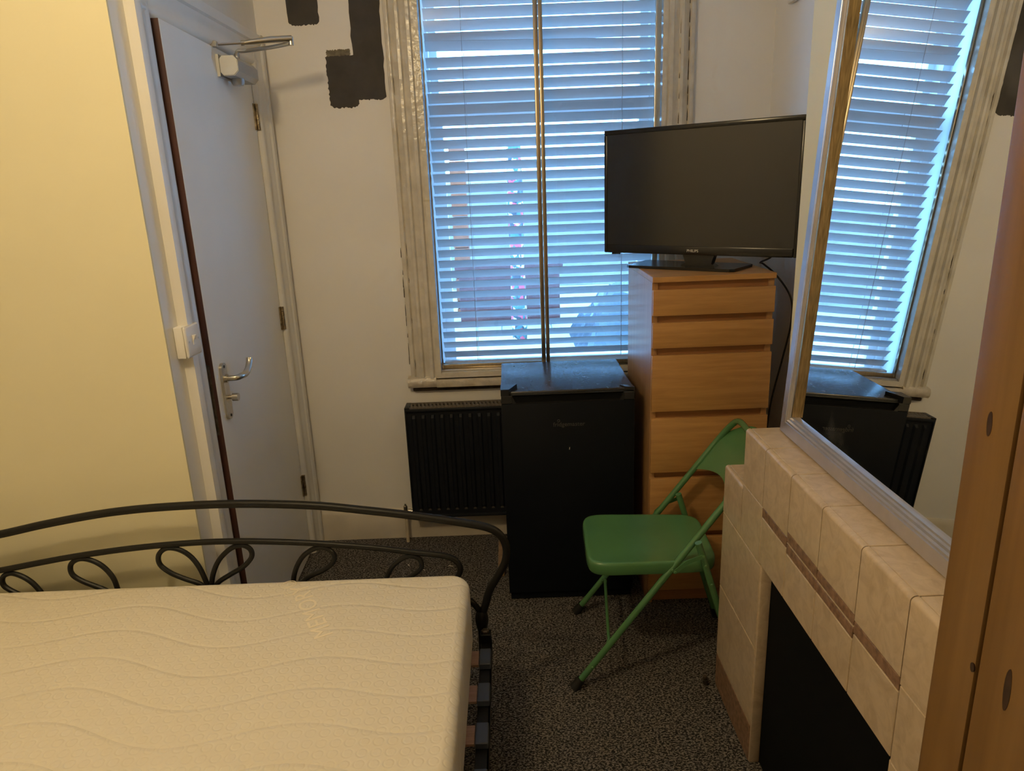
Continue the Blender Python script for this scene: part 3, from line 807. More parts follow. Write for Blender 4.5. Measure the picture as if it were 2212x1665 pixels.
for (a, b) in dz_:
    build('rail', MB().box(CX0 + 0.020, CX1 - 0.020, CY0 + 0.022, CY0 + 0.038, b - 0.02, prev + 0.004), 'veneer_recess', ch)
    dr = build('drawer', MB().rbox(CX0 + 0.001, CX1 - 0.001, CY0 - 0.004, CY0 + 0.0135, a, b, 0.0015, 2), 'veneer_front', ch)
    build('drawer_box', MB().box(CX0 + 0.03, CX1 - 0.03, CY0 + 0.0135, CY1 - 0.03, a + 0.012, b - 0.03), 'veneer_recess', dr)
    prev = a
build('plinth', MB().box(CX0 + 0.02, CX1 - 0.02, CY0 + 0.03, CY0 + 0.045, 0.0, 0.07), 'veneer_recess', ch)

# ------------------------------------------------------------------ television
tv = thing('television', (0.70, 2.60, CZ), 'black flat screen television turned towards the bed on the chest', 'television')
L_ = Vector((0.367, 2.720, 0)); R_ = Vector((0.926, 2.292, 0))
ux = (R_ - L_).normalized(); TW = (R_ - L_).length
nrm = Vector((ux.y, -ux.x, 0))   # towards the viewer
if nrm.y > 0: nrm = -nrm
TVM = Matrix(((ux.x, nrm.x, 0, L_.x), (ux.y, nrm.y, 0, L_.y), (0, 0, 1, 1.283), (0, 0, 0, 1)))
TH_ = 0.434
def tbox(x0, x1, d0, d1, z0, z1, r=0.002, seg=2): return MB().rbox(x0, x1, d0, d1, z0, z1, r, seg, TVM)
bz = 0.012
build('bezel', tbox(0, TW, -0.030, 0.0, TH_ - 0.016, TH_, .003), 'tv_bezel', tv)
build('bezel', tbox(0, bz, -0.030, 0.0, 0.0, TH_ - 0.0161, .003), 'tv_bezel', tv)
build('bezel', tbox(TW - bz, TW, -0.030, 0.0, 0.0, TH_ - 0.0161, .003), 'tv_bezel', tv)
build('bezel', tbox(bz + 0.0002, TW - bz - 0.0002, -0.030, 0.0, 0.0, 0.030, .003), 'tv_bezel', tv)
build('screen', tbox(bz - 0.001, TW - bz + 0.001, -0.020, -0.0025, 0.029, TH_ - 0.015, .0005, 1), 'tv_screen', tv)
build('back_housing', tbox(0.004, TW - 0.004, -0.044, -0.0205, 0.004, TH_ - 0.004, .006).rbox(0.12, TW - 0.12, -0.075, -0.043, 0.03, 0.26, .01, 2, TVM), 'tv_bezel', tv)
build('sensor', tbox(0.030, 0.062, -0.016, -0.004, -0.006, 0.001, .002), 'tv_bezel', tv)
build('logo', text_mb('PHILIPS', 0.0135, TVM @ Matrix.Translation((TW * 0.5, 0.0003, 0.014)) @ Matrix(((1, 0, 0, 0), (0, 0, 1, 0), (0, 1, 0, 0), (0, 0, 0, 1))), 0.0003), 'tv_logo', tv, 'small silver PHILIPS lettering', smooth=0)
nk = MB().prism([(-0.060, 0.050), (0.060, 0.050), (0.048, 0.012), (0.070, 0.0), (-0.070, 0.0), (-0.048, 0.012)], lambda u, v, t: TVM @ Vector((TW / 2 + 0.012 + u, t, -0.043 + v)), -0.055, -0.022)
build('stand_neck', nk, 'tv_bezel', tv)
sb = MB()
bpz = CZ - 1.283
sb.prism([(0.118, -0.150), (0.505, -0.150), (0.518, -0.138), (0.512, 0.020), (0.498, 0.032), (0.120, 0.032), (0.108, 0.020), (0.104, -0.138)],
         lambda u, v, t: TVM @ Vector((u, v, t)), bpz + 0.001, bpz + 0.011)
build('stand_base', sb, 'tv_bezel', tv)
# power cable dropping behind the chest
pc = smooth_path([TVM @ Vector((0.625, -0.052, 0.04)), (0.900, 2.44, 1.275), (0.896, 2.53, 1.246), (0.915, 2.55, 1.236), (0.955, 2.52, 1.195), (1.000, 2.50, 1.12), (1.008, 2.50, 1.03), (0.984, 2.50, 0.89), (0.957, 2.50, 0.75), (0.945, 2.50, 0.6), (0.955, 2.50, 0.3), (0.99, 2.48, 0.02)], 8)
build('power_cable', MB().tube(pc, 0.0034, 8), 'cable_black', None, 'black power cable hanging down the alcove behind the chest', 'cable', loc=(0.99, 2.48, 0))

# ------------------------------------------------------------------ folding chair
fc = thing('folding_chair', (0.40, 2.10, 0), 'glossy green metal folding chair beside the fireplace', 'chair')
def lerp(a, b, t): return tuple(a[i] + (b[i] - a[i]) * t for i in range(3))
NF, NU = (0.166, 1.902, 0.012), (0.612, 1.938, 0.590)
FF, FU = (0.210, 2.312, 0.012), (0.640, 2.272, 0.610)
NT = lerp(NF, NU, 1.20); FT = lerp(FF, FU, 1.13)
topA = (0.735, 1.985, 0.772); topB = (0.738, 2.215, 0.772)
def corner(pts): return smooth_path(pts, 6)
upath = [NF, lerp(NF, NU, 0.3), lerp(NF, NU, 0.6), NU, NT, lerp(NT, topA, 0.75), lerp(topA, topB, 0.12), lerp(topA, topB, 0.5), lerp(topA, topB, 0.88), lerp(FT, topB, 0.75), FT, FU, lerp(FF, FU, 0.6), lerp(FF, FU, 0.3), FF]
build('front_frame', MB().tube(smooth_path(upath, 5), 0.0105, 12), 'chair_green', fc)
for p, q in ((NF, NU), (FF, FU)):
    d = (Vector(q) - Vector(p)).normalized()
    build('rubber_foot', MB().tube([Vector(p) - d * 0.012, Vector(p) + d * 0.026], [0.0165, 0.0145], 14), 'rubber_black', fc)
# rear legs (open tube tops)
def hollow(a, b, r, n=14):
    a, b = Vector(a), Vector(b)
    mb = MB().tube([a, b], r, n, cap=False); mb.tube([a + (b - a) * 0.0, a + (b - a).normalized() * 0.03], r * 0.78, n, cap=True)
    # rim
    nv = len(mb.v); 
    for k in range(n):
        k2 = (k + 1) % n; mb.f.append((k, k2, 2 * n + k2, 2 * n + k))
    return mb
RN0, RN1 = (0.536, 1.902, 0.497), (0.690, 1.940, 0.012)
RF0, RF1 = (0.560, 2.256, 0.492), (0.708, 2.258, 0.012)
for a, b in ((RN0, RN1), (RF0, RF1)):
    build('rear_leg', hollow(a, b, 0.0105), 'chair_green', fc)
    d = (Vector(a) - Vector(b)).normalized()
    build('rubber_foot', MB().tube([Vector(b) - d * 0.012, Vector(b) + d * 0.026], [0.0165, 0.0145], 14), 'rubber_black', fc)
build('rear_stretcher', MB().tube([lerp(RN0, RN1, 0.72), lerp(RF0, RF1, 0.72)], 0.0065, 10), 'chair_green', fc)
a0, b0 = lerp(NF, NU, 0.235), lerp(FF, FU, 0.235)
build('front_stretcher', MB().tube(smooth_path([lerp(NF, NU, 0.20), lerp(a0, b0, 0.06), lerp(a0, b0, 0.14), lerp(a0, b0, 0.5), lerp(a0, b0, 0.86), lerp(a0, b0, 0.94), lerp(FF, FU, 0.20)], 4), 0.0058, 10), 'chair_green', fc)
# side links with rivets
for (p, q, off) in (((0.466, 1.903, 0.408), (0.549, 1.898, 0.459), -0.012), ((0.490, 2.285, 0.408), (0.566, 2.280, 0.459), 0.010)):
    P0, Q0 = Vector(p) + Vector((0, off, 0)), Vector(q) + Vector((0, off, 0))
    m_ = MB(); d = (Q0 - P0); up = Vector((-d.z, 0, d.x)).normalized() * 0.0065
    mid = (P0 + Q0) / 2 + Vector((-0.004, 0, 0.008))
    ring_ = [P0 - up, mid - up, Q0 - up, Q0 + up, mid + up, P0 + up]
    m_.add([v + Vector((0, -0.0015, 0)) for v in ring_] + [v + Vector((0, 0.0015, 0)) for v in ring_],
           [(0, 1, 4, 5), (1, 2, 3, 4), (11, 10, 7, 6), (10, 9, 8, 7)] + [(i, (i + 1) % 6, 6 + (i + 1) % 6, 6 + i) for i in range(6)])
    lk = build('side_link', m_, 'chair_green', fc)
    sg = -1 if off < 0 else 1
    for c in (P0, Q0):
        build('rivet', MB().lathe([(0.005, 0), (0.005, 0.0015), (0.003, 0.0032)], c + Vector((0, 0.0015 * sg, 0)), 'y', 10) if sg > 0 else MB().lathe([(0.003, -0.0032), (0.005, -0.0015), (0.005, 0)], c - Vector((0, 0.0015, 0)), 'y', 10), 'chair_rivet', lk)
for t_, base in ((0.115, (NF, NU)), (0.67, (NF, NU)), (0.30, (RN0, RN1)), (0.16, (RN0, RN1))):
    p = Vector(lerp(*base, t_)) + Vector((0, -0.0105, 0))
    build('rivet', MB().lathe([(0.003, -0.003), (0.005, -0.001), (0.005, 0.002)], p, 'y', 10), 'chair_rivet', fc)
# seat pan: rounded plan, rolled rim
def seat():
    cx_, cy_ = 0.415, 2.085; hx, hy = 0.200, 0.166; zt_ = 0.4255
    yaw = math.radians(-2.5); c, s_ = math.cos(yaw), math.sin(yaw)
    rings = []; N_ = 64
    def sup(hx_, hy_, e):
        out = []
        for k in range(N_):
            a = 2 * PI * k / N_; ca, sa = math.cos(a), math.sin(a)
            x_ = hx_ * math.copysign(abs(ca) ** (2 / e), ca); y_ = hy_ * math.copysign(abs(sa) ** (2 / e), sa)
            y_ *= 1 - 0.05 * (x_ / hx)        # slightly narrower at the back
            out.append((cx_ + x_ * c - y_ * s_, cy_ + x_ * s_ + y_ * c))
        return out
    lv_ = [(0.10, -0.006), (0.5, -0.006), (0.80, -0.004), (0.93, -0.0005), (0.965, 0.0), (0.985, -0.003), (0.997, -0.009), (1.0, -0.018), (0.998, -0.034), (0.985, -0.040), (0.965, -0.040), (0.955, -0.034), (0.955, -0.012)]
    mb = MB(); vs_ = []
    for f_, dz in lv_:
        for (x_, y_) in sup(hx * f_, hy * f_, 7.0 if f_ > 0.6 else 4): vs_.append((x_, y_, zt_ + dz))
    fs = []
    for i in range(len(lv_) - 1):
        for k in range(N_):
            k2 = (k + 1) % N_; fs.append((i * N_ + k, i * N_ + k2, (i + 1) * N_ + k2, (i + 1) * N_ + k))
    fs.append(tuple(range(N_))); fs.append(tuple((len(lv_) - 1) * N_ + k for k in range(N_))[::-1])
    return mb.add(vs_, fs)
build('seat', seat(), 'chair_green', fc, smooth=50)
# back panel: curved sheet between the tubes, arched top, concave bottom edge
bp = MB(); nu, nv_ = 14, 8; vs_ = []
for side in (0, 1):
    for j in range(nv_ + 1):
        for i in range(nu + 1):
            u = i / nu; v = j / nv_
            zl = 0.575 + 0.036 * (1 - (2 * u - 1) ** 2)                       # bottom edge arches up
            zh = 0.700 + 0.066 * (1 - abs(2 * u - 1) ** 3.0)                  # top edge
            zz = zl + (zh - zl) * v
            tn = (zz - NF[2]) / (NU[2] - NF[2]); tf = (zz - FF[2]) / (FU[2] - FF[2])
            pn, pf_ = lerp(NF, NU, tn), lerp(FF, FU, tf)
            p = lerp(pn, pf_, u)
            bow = 0.028 * (1 - (2 * u - 1) ** 2)
            vs_.append((p[0] + bow + side * 0.0025, p[1], zz))
W_ = nu + 1; off = W_ * (nv_ + 1); fs = []
for j in range(nv_):
    for i in range(nu):
        a = j * W_ + i
        fs.append((a, a + 1, a + W_ + 1, a + W_)); fs.append((off + a, off + a + W_, off + a + W_ + 1, off + a + 1))
for i in range(nu):
    fs.append((i, off + i, off + i + 1, i + 1)); a = nv_ * W_ + i; fs.append((a, a + 1, off + a + 1, off + a))
for j in range(nv_):
    a = j * W_; fs.append((a, a + W_, off + a + W_, off + a)); a = j * W_ + nu; fs.append((a, off + a, off + a + W_, a + W_))
build('backrest', bp.add(vs_, fs), 'chair_green', fc, smooth=50)

# ------------------------------------------------------------------ fireplace
fp = thing('fireplace_surround', (0.69, 1.27, 0), 'stepped beige tiled fireplace surround with brown tile accents and blocked black opening', 'fireplace')
XF = 0.605; G = 0.0012
core = MB()
core.box(XF + 0.004, XC - 0.001, 1.590, 1.896, 0.0, 0.740); core.box(XF + 0.004, XC - 0.001, 0.648, 0.955, 0.0, 0.740)
core.box(XF + 0.004, XC - 0.001, 0.955, 1.590, 0.606, 0.740); core.box(XF + 0.004, XC - 0.001, 0.798, 1.744, 0.740, 0.905)
build('core', core, 'grout', fp, 'grout bed')
build('opening_board', MB().box(XF + 0.030, XF + 0.045, 0.955, 1.590, 0.0, 0.606), 'soot_black', fp, 'matt black board blocking the hearth')
def tile(y0, y1, z0, z1, m='tile_beige', r=0.0012, proud=0.0, name='tile'):
    return build(name, MB().rbox(XF - proud, XF + 0.010, y0 + G, y1 - G, z0 + G, z1 - G, r, 1), m, fp)
def tile_bull(y0, y1, z0, z1, top):   # front tile with a bullnose top edge, plus its top tile
    build('tile', MB().rbox(XF, XF + 0.012, y0 + G, y1 - G, z0 + G, z1, 0.009, 4, cond=lambda c: c.x < XF + 0.002 and c.z > z1 - 0.002), 'tile_beige', fp)
    build('tile', MB().rbox(XF + 0.0135, XC - 0.001, y0 + G, y1 - G, z1 - 0.010, z1, 0.0010, 1), 'tile_beige', fp)
ys = [1.744, 1.596, 1.438, 1.279, 1.119, 0.962, 0.798]
ZM = 0.911
zst = [(0.757, 0.731, None), (0.773, 0.748, (0.744, 0.720)), (0.771, 0.748, (0.744, 0.721)), (0.761, 0.735, None)]
# columns of the mantel front
for i in range(6):
    y1, y0 = ys[i], ys[i + 1]
    if i == 0:
        tile_bull(y0, y1, 0.757, ZM, True); tile(y0, y1, 0.600, 0.757)
    elif i in (1, 2, 3, 4):
        a, b, c = zst[i - 1] if i < 5 else zst[3]
        tile_bull(y0, y1, a, ZM, True)
        tile(y0, y1, b, a, 'tile_brown', 0.0008, 0, 'accent_tile')
        low = b
        if c:
            tile(y0, y1, c[0], b, 'tile_beige', 0.0004)
            tile(y0, y1, c[1], c[0], 'tile_brown', 0.0008, 0, 'accent_tile'); low = c[1]
        tile(y0, y1, 0.604, low)
    else:
        tile_bull(y0, y1, 0.750, ZM, True); tile(y0, y1, 0.600, 0.750)
# far leg
tile_bull(1.744, 1.900, 0.600, 0.745, True)
for z0, z1 in ((0.115, 0.357), (0.357, 0.600)):
    tile(1.585, 1.900, z0, z1); tile(0.645, 0.960, z0, z1)
tile(1.585, 1.900, 0.0, 0.115, 'tile_brown', 0.0012, 0, 'base_tile'); tile(0.645, 0.960, 0.0, 0.115, 'tile_brown', 0.0012, 0, 'base_tile')
tile_bull(0.645, 0.798, 0.600, 0.745, True)
# end faces toward the window
for z0, z1 in ((0.0, 0.115), (0.115, 0.357), (0.357, 0.600), (0.600, 0.744)):
    build('tile', MB().rbox(XF + 0.012, XC - 0.001, 1.890, 1.900, z0 + G, z1 - G, 0.001, 1), 'tile_beige', fp)
build('tile', MB().rbox(XF + 0.013, XC - 0.001, 1.739, 1.7455, 0.746, 0.900, 0.001, 1), 'tile_beige', fp)
# inner reveal of the opening
build('reveal_trim', MB().rbox(XF + 0.001, XF + 0.030, 1.578, 1.588, 0.0, 0.600, 0.004, 2), 'tile_beige', fp, 'pale rounded tile trim')
build('reveal_trim', MB().rbox(XF + 0.001, XF + 0.030, 0.957, 0.967, 0.0, 0.600, 0.004, 2), 'tile_beige', fp)

# ------------------------------------------------------------------ mirror
mi = thing('mirror', (0.70, 1.30, ZM), 'large silver framed mirror leaning on the mantelpiece', 'mirror')
tilt = math.radians(3.45)
MO = Vector((0.690, 1.714, ZM + 0.0018))
MM = Matrix(((0, math.sin(tilt), -math.cos(tilt), MO.x), (-1, 0, 0, MO.y), (0, math.cos(tilt), math.sin(tilt), MO.z), (0, 0, 0, 1)))
# local: a along the mantel towards the camera, b up the mirror, c out of the wall
MWd, MHt = 0.90, 1.16
fprof = [(0, -0.016), (0, 0.006), (0.003, 0.010), (0.033, 0.012), (0.035, 0.0095), (0.0375, 0.0125), (0.041, 0.0125), (0.043, 0.008), (0.048, 0.0075), (0.050, 0.003), (0.054, 0.003), (0.055, -0.003), (0.055, -0.016)]
def frame_bar(kind):
    mb = MB(); n = len(fprof); vs_ = []
    for e in (0, 1):
        for (w, d) in fprof:
            if kind == 'bottom': a, b = (w if e == 0 else MWd - w), w
            elif kind == 'top': a, b = (w if e == 0 else MWd - w), MHt - w
            elif kind == 'far': a, b = w, (w if e == 0 else MHt - w)
            else: a, b = MWd - w, (w if e == 0 else MHt - w)
            vs_.append(MM @ Vector((a, b, d)))
    fs = [(i, (i + 1) % n, n + (i + 1) % n, n + i) for i in range(n)] + [tuple(range(n))[::-1], tuple(range(n, 2 * n))]
    return mb.add(vs_, fs)
for kd in ('bottom', 'top', 'far', 'near'):
    build('frame_bar', frame_bar(kd), 'mirror_frame_silver', mi)
sl = MB()  # added slip carries the warm reflection in its gold colour; none along the bottom
i0 = 0.055
for (a0, a1, b0, b1) in ((i0, MWd - i0, MHt - i0 - 0.006, MHt - i0), (i0, i0 + 0.006, i0, MHt - i0), (MWd - i0 - 0.006, MWd - i0, i0, MHt - i0)):
    sl.box(a0, a1, b0, b1, -0.010, 0.008, MM)
build('warm_glow_slip', sl, 'mirror_frame_warm_glow', mi, 'thin slip inside the frame coloured as a warm reflection')
build('glass', MB().box(0.02, MWd - 0.02, 0.02, MHt - 0.02, -0.008, -0.005, MM), 'mirror_glass', mi)

# ------------------------------------------------------------------ pine wardrobe at the right
wr = thing('pine_wardrobe', (0.70, 0.28, 0), 'knotty pine boarded wardrobe standing close to the camera', 'wardrobe')
WXF, WXB, WY0, WY1, WH = 0.434, 0.96, -0.20, 0.640, 2.05
build('side_panel', MB().rbox(WXF + 0.002, WXB, WY1 - 0.018, WY1, 0, WH, 0.002, 1), 'pine', wr)
build('side_panel', MB().rbox(WXF + 0.002, WXB, WY0, WY0 + 0.018, 0, WH, 0.002, 1), 'pine', wr)
build('top_panel', MB().rbox(WXF - 0.012, WXB, WY0 - 0.01, WY1, WH, WH + 0.022, 0.004, 2), 'pine', wr)
build('back_panel', MB().box(WXB - 0.006, WXB, WY0 + 0.018, WY1 - 0.018, 0, WH), 'pine', wr)
y = WY1
widths = [0.0655, 0.078, 0.078, 0.078, 0.078, 0.078, 0.078, 0.078, 0.078, 0.078, 0.055]
for i, wdt in enumerate(widths):
    y0 = max(WY0, y - wdt + 0.0035)
    bo = build('board', MB().rbox(WXF, WXF + 0.019, y0, y, 0.0, WH - 0.001, 0.004, 2), 'pine', wr)
    for (ky, kz, ka, kb) in {0: [(0.609, 1.322, 0.0036, 0.012), (0.581, 1.083, 0.0030, 0.005), (0.605, 1.72, 0.004, 0.010)], 1: [(0.534, 1.095, 0.0045, 0.022), (0.52, 1.55, 0.004, 0.012)], 2: [(0.45, 0.80, 0.005, 0.015)], 4: [(0.31, 1.2, 0.005, 0.016)], 6: [(0.15, 0.7, 0.005, 0.016)]}.get(i, []):
        kp = [(ky + ka * math.cos(q * PI / 8) * (1 + 0.10 * math.sin(q * PI / 4)), kz + kb * math.sin(q * PI / 8)) for q in range(16)]
        build('knot', MB().prism(kp, lambda u, v, t: (WXF - t, u, v), -0.001, 0.0003), 'pine_knot', bo, 'dark oval knot', smooth=0)
    y -= wdt
build('board_backing', MB().box(WXF + 0.010, WXF + 0.0195, WY0 + 0.02, WY1 - 0.02, 0.002, WH - 0.004), 'dark_gap', wr)

# ------------------------------------------------------------------ bed
bd = thing('bed_frame', (-0.86, 0.85, 0), 'black wrought iron bed frame with scrolled footboard', 'bed')
FY = 1.785; CXB = -0.862
def fpath(pts, sub=6, y=FY): return smooth_path([(a, y, b) for a, b in pts], sub)
top = [(-0.7553, 0.734), (-0.5591, 0.7207), (-0.4289, 0.7022), (-0.2982, 0.6807), (-0.167, 0.6547), (-0.088, 0.6351), (-0.0523, 0.6114), (-0.0351, 0.5734), (-0.0389, 0.5284), (-0.0611, 0.4836), (-0.0871, 0.4383), (-0.101, 0.392), (-0.1115, 0.3608)]
leftvis = [(-1.4293, 0.6703), (-1.2904, 0.6973), (-1.1199, 0.7228), (-0.953, 0.7337)]
mir = [(2 * CXB - a, b) for a, b in top[5:]][::-1]
build('foot_rail', MB().tube(fpath(mir + leftvis + top), 0.0113, 12), 'bed_metal', bd)
low = [(-0.838, 0.6228), (-0.6385, 0.6128), (-0.4396, 0.5908), (-0.3069, 0.5686), (-0.2069, 0.5508), (-0.1743, 0.5305), (-0.1677, 0.5035), (-0.1809, 0.4772), (-0.1963, 0.452), (-0.187, 0.4330), (-0.1637, 0.4183), (-0.1373, 0.3975), (-0.1212, 0.3732)]
lowl = [(-1.4555, 0.5594), (-1.2458, 0.5933), (-1.0402, 0.6151)]
mir = [(2 * CXB - a, b) for a, b in low[4:]][::-1]
build('lower_rail', MB().tube(fpath(mir + lowl + low), 0.0085, 12), 'bed_metal', bd)
fl = [(-0.874, 0.440), (-0.8851, 0.4925), (-0.8976, 0.5428), (-0.9184, 0.5814), (-0.9483, 0.6037), (-0.9811, 0.6081), (-1.0046, 0.5889), (-1.0064, 0.5589), (-0.9807, 0.5312), (-0.9435, 0.5104), (-0.9024, 0.491), (-0.878, 0.462)]
frr = [(-0.876, 0.440), (-0.8715, 0.4919), (-0.8584, 0.5335), (-0.8359, 0.5704), (-0.8012, 0.6004), (-0.7698, 0.6087), (-0.7482, 0.5951), (-0.7483, 0.5703), (-0.776, 0.5413), (-0.8129, 0.5201), (-0.8543, 0.4935), (-0.872, 0.462)]
l1 = [(-1.134, 0.440), (-1.1388, 0.4843), (-1.145, 0.523), (-1.1653, 0.5582), (-1.1947, 0.5798), (-1.2272, 0.5857), (-1.2541, 0.5696), (-1.257, 0.5394), (-1.2314, 0.5153), (-1.1729, 0.4843), (-1.14, 0.458)]
r1 = [(-0.645, 0.440), (-0.6392, 0.4972), (-0.624, 0.5385), (-0.5998, 0.5715), (-0.5673, 0.5903), (-0.5372, 0.589), (-0.5173, 0.5679), (-0.5255, 0.5418), (-0.5549, 0.5203), (-0.5979, 0.5008), (-0.64, 0.462)]
r2 = [(-0.395, 0.440), (-0.3696, 0.5046), (-0.3431, 0.5377), (-0.3079, 0.5551), (-0.2816, 0.5464), (-0.2751, 0.5234), (-0.288, 0.5049), (-0.335, 0.475), (-0.39, 0.450)]
l2 = [(2 * CXB - a - 0.008, b - 0.006) for a, b in r2]
for pth in (fl, frr, l1, r1, r2, l2):
    build('scroll', MB().tube(fpath(pth, 5), 0.0072, 10), 'bed_metal', bd)
build('foot_crossbar', MB().rbox(2 * CXB + 0.205, -0.205, FY - 0.010, FY + 0.010, 0.418, 0.440, 0.003, 2), 'bed_metal', bd)
for px in (-0.1145, 2 * CXB + 0.1145):
    pb = MB()
    pb.lathe([(0.011, 0.372), (0.016, 0.366), (0.019, 0.352), (0.0195, 0.338), (0.016, 0.318), (0.013, 0.306), (0.013, 0.0)], (px, FY, 0), n=16)
    build('post', pb, 'bed_metal', bd)
RXr = -0.103
for sx in (1, -1):
    xr = RXr if sx == 1 else 2 * CXB - RXr
    xo = 0.016 * sx
    rl = MB()
    rl.rbox(min(xr - 0.016, xr + 0.016), max(xr - 0.016, xr + 0.016), -0.14, FY - 0.02, 0.285, 0.290, 0.001, 1)
    x_out = xr + xo
    rl.rbox(min(x_out, x_out - 0.005 * sx), max(x_out, x_out - 0.005 * sx), -0.14, FY - 0.02, 0.250, 0.290, 0.001, 1)
    build('side_rail', rl, 'bed_metal', bd)
    bk2 = MB().rbox(xr - 0.016, xr + 0.014, FY - 0.040, FY - 0.012, 0.262, 0.318, 0.002, 1)
    bkt = build('corner_bracket', bk2, 'bed_metal', bd)
    build('bolt', MB().lathe([(0.011, 0.0), (0.011, 0.006), (0.007, 0.009)], (xr - 0.002, FY - 0.026, 0.318), n=6), 'rust_metal', bkt)
for px in (-0.1145, 2 * CXB + 0.1145):
    build('post', MB().cyl((px, -0.15, 0.0), (px, -0.15, 0.40), 0.013, 14), 'bed_metal', bd)
build('head_crossbar', MB().rbox(2 * CXB + 0.1145, -0.1145, -0.16, -0.14, 0.36, 0.385, 0.003, 1), 'bed_metal', bd)
ys_ = 1.665
hold_me = {}
i = 0
while ys_ > -0.05:
    sy0, sy1 = ys_ - 0.034, ys_ + 0.034
    build('slat', MB().rbox(2 * CXB + 0.121, -0.1205, sy0 + 0.004, sy1 - 0.004, 0.296, 0.304, 0.001, 1), 'slat_wood', bd)
    for sx in (1, -1):
        xa, xb = (-0.119, -0.088) if sx == 1 else (2 * CXB + 0.088, 2 * CXB + 0.119)
        build('slat_holder', MB().rbox(xa, xb, sy0, sy1, 0.2905, 0.3085, 0.002, 1), 'slat_holder', bd)
    ys_ -= 0.1405; i += 1

# mattress
MX0, MX1, MY0, MY1, MZ0, MZ1 = 2 * CXB + 0.140, -0.138, -0.12, 1.766, 0.3095, 0.512
mt = thing('mattress', ((MX0 + MX1) / 2, (MY0 + MY1) / 2, MZ0), 'bare cream memory foam mattress with wavy quilting', 'mattress')
def mattress_mb():
    bm = bmesh.new(); bmesh.ops.create_cube(bm, size=1)
    for v in bm.verts:
        v.co = Vector(((MX0 + MX1) / 2 + v.co.x * (MX1 - MX0), (MY0 + MY1) / 2 + v.co.y * (MY1 - MY0), (MZ0 + MZ1) / 2 + v.co.z * (MZ1 - MZ0)))
    vert_e = [e for e in bm.edges if abs(e.verts[0].co.z - e.verts[1].co.z) > 0.1]
    bmesh.ops.bevel(bm, geom=vert_e, offset=0.055, segments=6, affect='EDGES', profile=0.5)
    top_e = [e for e in bm.edges if all(v.co.z > MZ1 - 0.001 for v in e.verts) and len(e.link_faces) == 2]
    bmesh.ops.bevel(bm, geom=top_e, offset=0.030, segments=6, affect='EDGES', profile=0.5)
    bot_e = [e for e in bm.edges if all(v.co.z < MZ0 + 0.001 for v in e.verts)]
    bmesh.ops.bevel(bm, geom=bot_e, offset=0.022, segments=3, affect='EDGES', profile=0.5)
    return MB().bm(bm)
build('cover', mattress_mb(), 'mattress_knit', mt, smooth=60)
a_ = math.atan2(0.225, -0.123)
TXM = Matrix.Translation((-0.540, 1.605, MZ1 + 0.0002)) @ Matrix.Rotation(a_, 4, 'Z')
build('lettering', text_mb('MEMORY', 0.066, TXM, 0.0006, 1.0), 'mattress_thread', mt, 'raised cream MEMORY lettering', smooth=0)
TX2 = Matrix.Translation((-0.625, 1.712, MZ1 + 0.0002)) @ Matrix.Rotation(a_, 4, 'Z')
def outline_text(body, size, M, r=0.0009):
    mb = MB()
    for k, ch_ in enumerate(body):
        for rad in (0.36, 0.24):
            pts = []
            a0, a1 = (50, 310) if ch_ == 'C' else (0, 360)
            for q in range(19):
                a = math.radians(a0 + (a1 - a0) * q / 18)
                pts.append(M @ Vector(((k - 0.5) * size * 0.74 + rad * size * math.cos(a) * 0.85, rad * size * math.sin(a), 0)))
            mb.tube(pts, r, 5, closed=(ch_ != 'C'))
    return mb
build('lettering', outline_text('CO', 0.058, TX2), 'mattress_thread', mt, 'outlined round letters near the foot end')

# ------------------------------------------------------------------ small things
build('wood_offcut', MB().rbox(-0.088, -0.062, 2.585, 2.86, 0.0, 0.030, 0.002, 1, Matrix.Rotation(0.0, 4, 'Z')), 'stick_wood', None, 'short brown wood offcut on the carpet beside the fridge', 'wood offcut', loc=(-0.075, 2.72, 0))
ps = thing('pipe_stub', (0.574, 1.895, 0), 'small capped metal pipe stub standing in the carpet by the fireplace', 'pipe')
build('pipe', MB().cyl((0.574, 1.895, 0.0), (0.570, 1.893, 0.034), 0.0065, 12), 'rust_metal', ps)
build('collar', MB().cyl((0.5735, 1.8948, 0.010), (0.572, 1.894, 0.022), 0.0105, 6), 'rust_metal', ps)
wv_ = thing('wall_cover_box', (XA, 2.76, 2.10), 'white plastic box on the alcove wall at the top edge', 'cover box')
build('cover', MB().rbox(XA - 0.020, XA - 0.001, 2.680, 2.808, 2.126, 2.30, 0.005, 2), 'white_plastic', wv_)
for (x, y, a, l) in ((-0.435, 2.62, 0.4, 0.030), (-0.405, 2.66, 2.6, 0.022), (-0.360, 2.56, 1.0, 0.026), (-0.470, 2.70, 2.0, 0.018), (-0.38, 2.45, 0.2, 0.014), (-0.29, 2.68, 2.9, 0.022), (-0.33, 2.36, 1.3, 0.012)):
    M_ = Matrix.Translation((x, y, 0)) @ Matrix.Rotation(a, 4, 'Z')
    mb = MB().tube([M_ @ Vector(p) for p in ((-l / 2, 0, 0.002), (-l / 6, 0.003, 0.004), (l / 5, -0.001, 0.003), (l / 2, 0.003, 0.002))], 0.0016, 5)
    build('wood_shaving', mb, 'chip_white', None, 'tiny pale shaving on the carpet between bed and radiator', 'shaving', 'shavings on the carpet', loc=(x, y, 0))

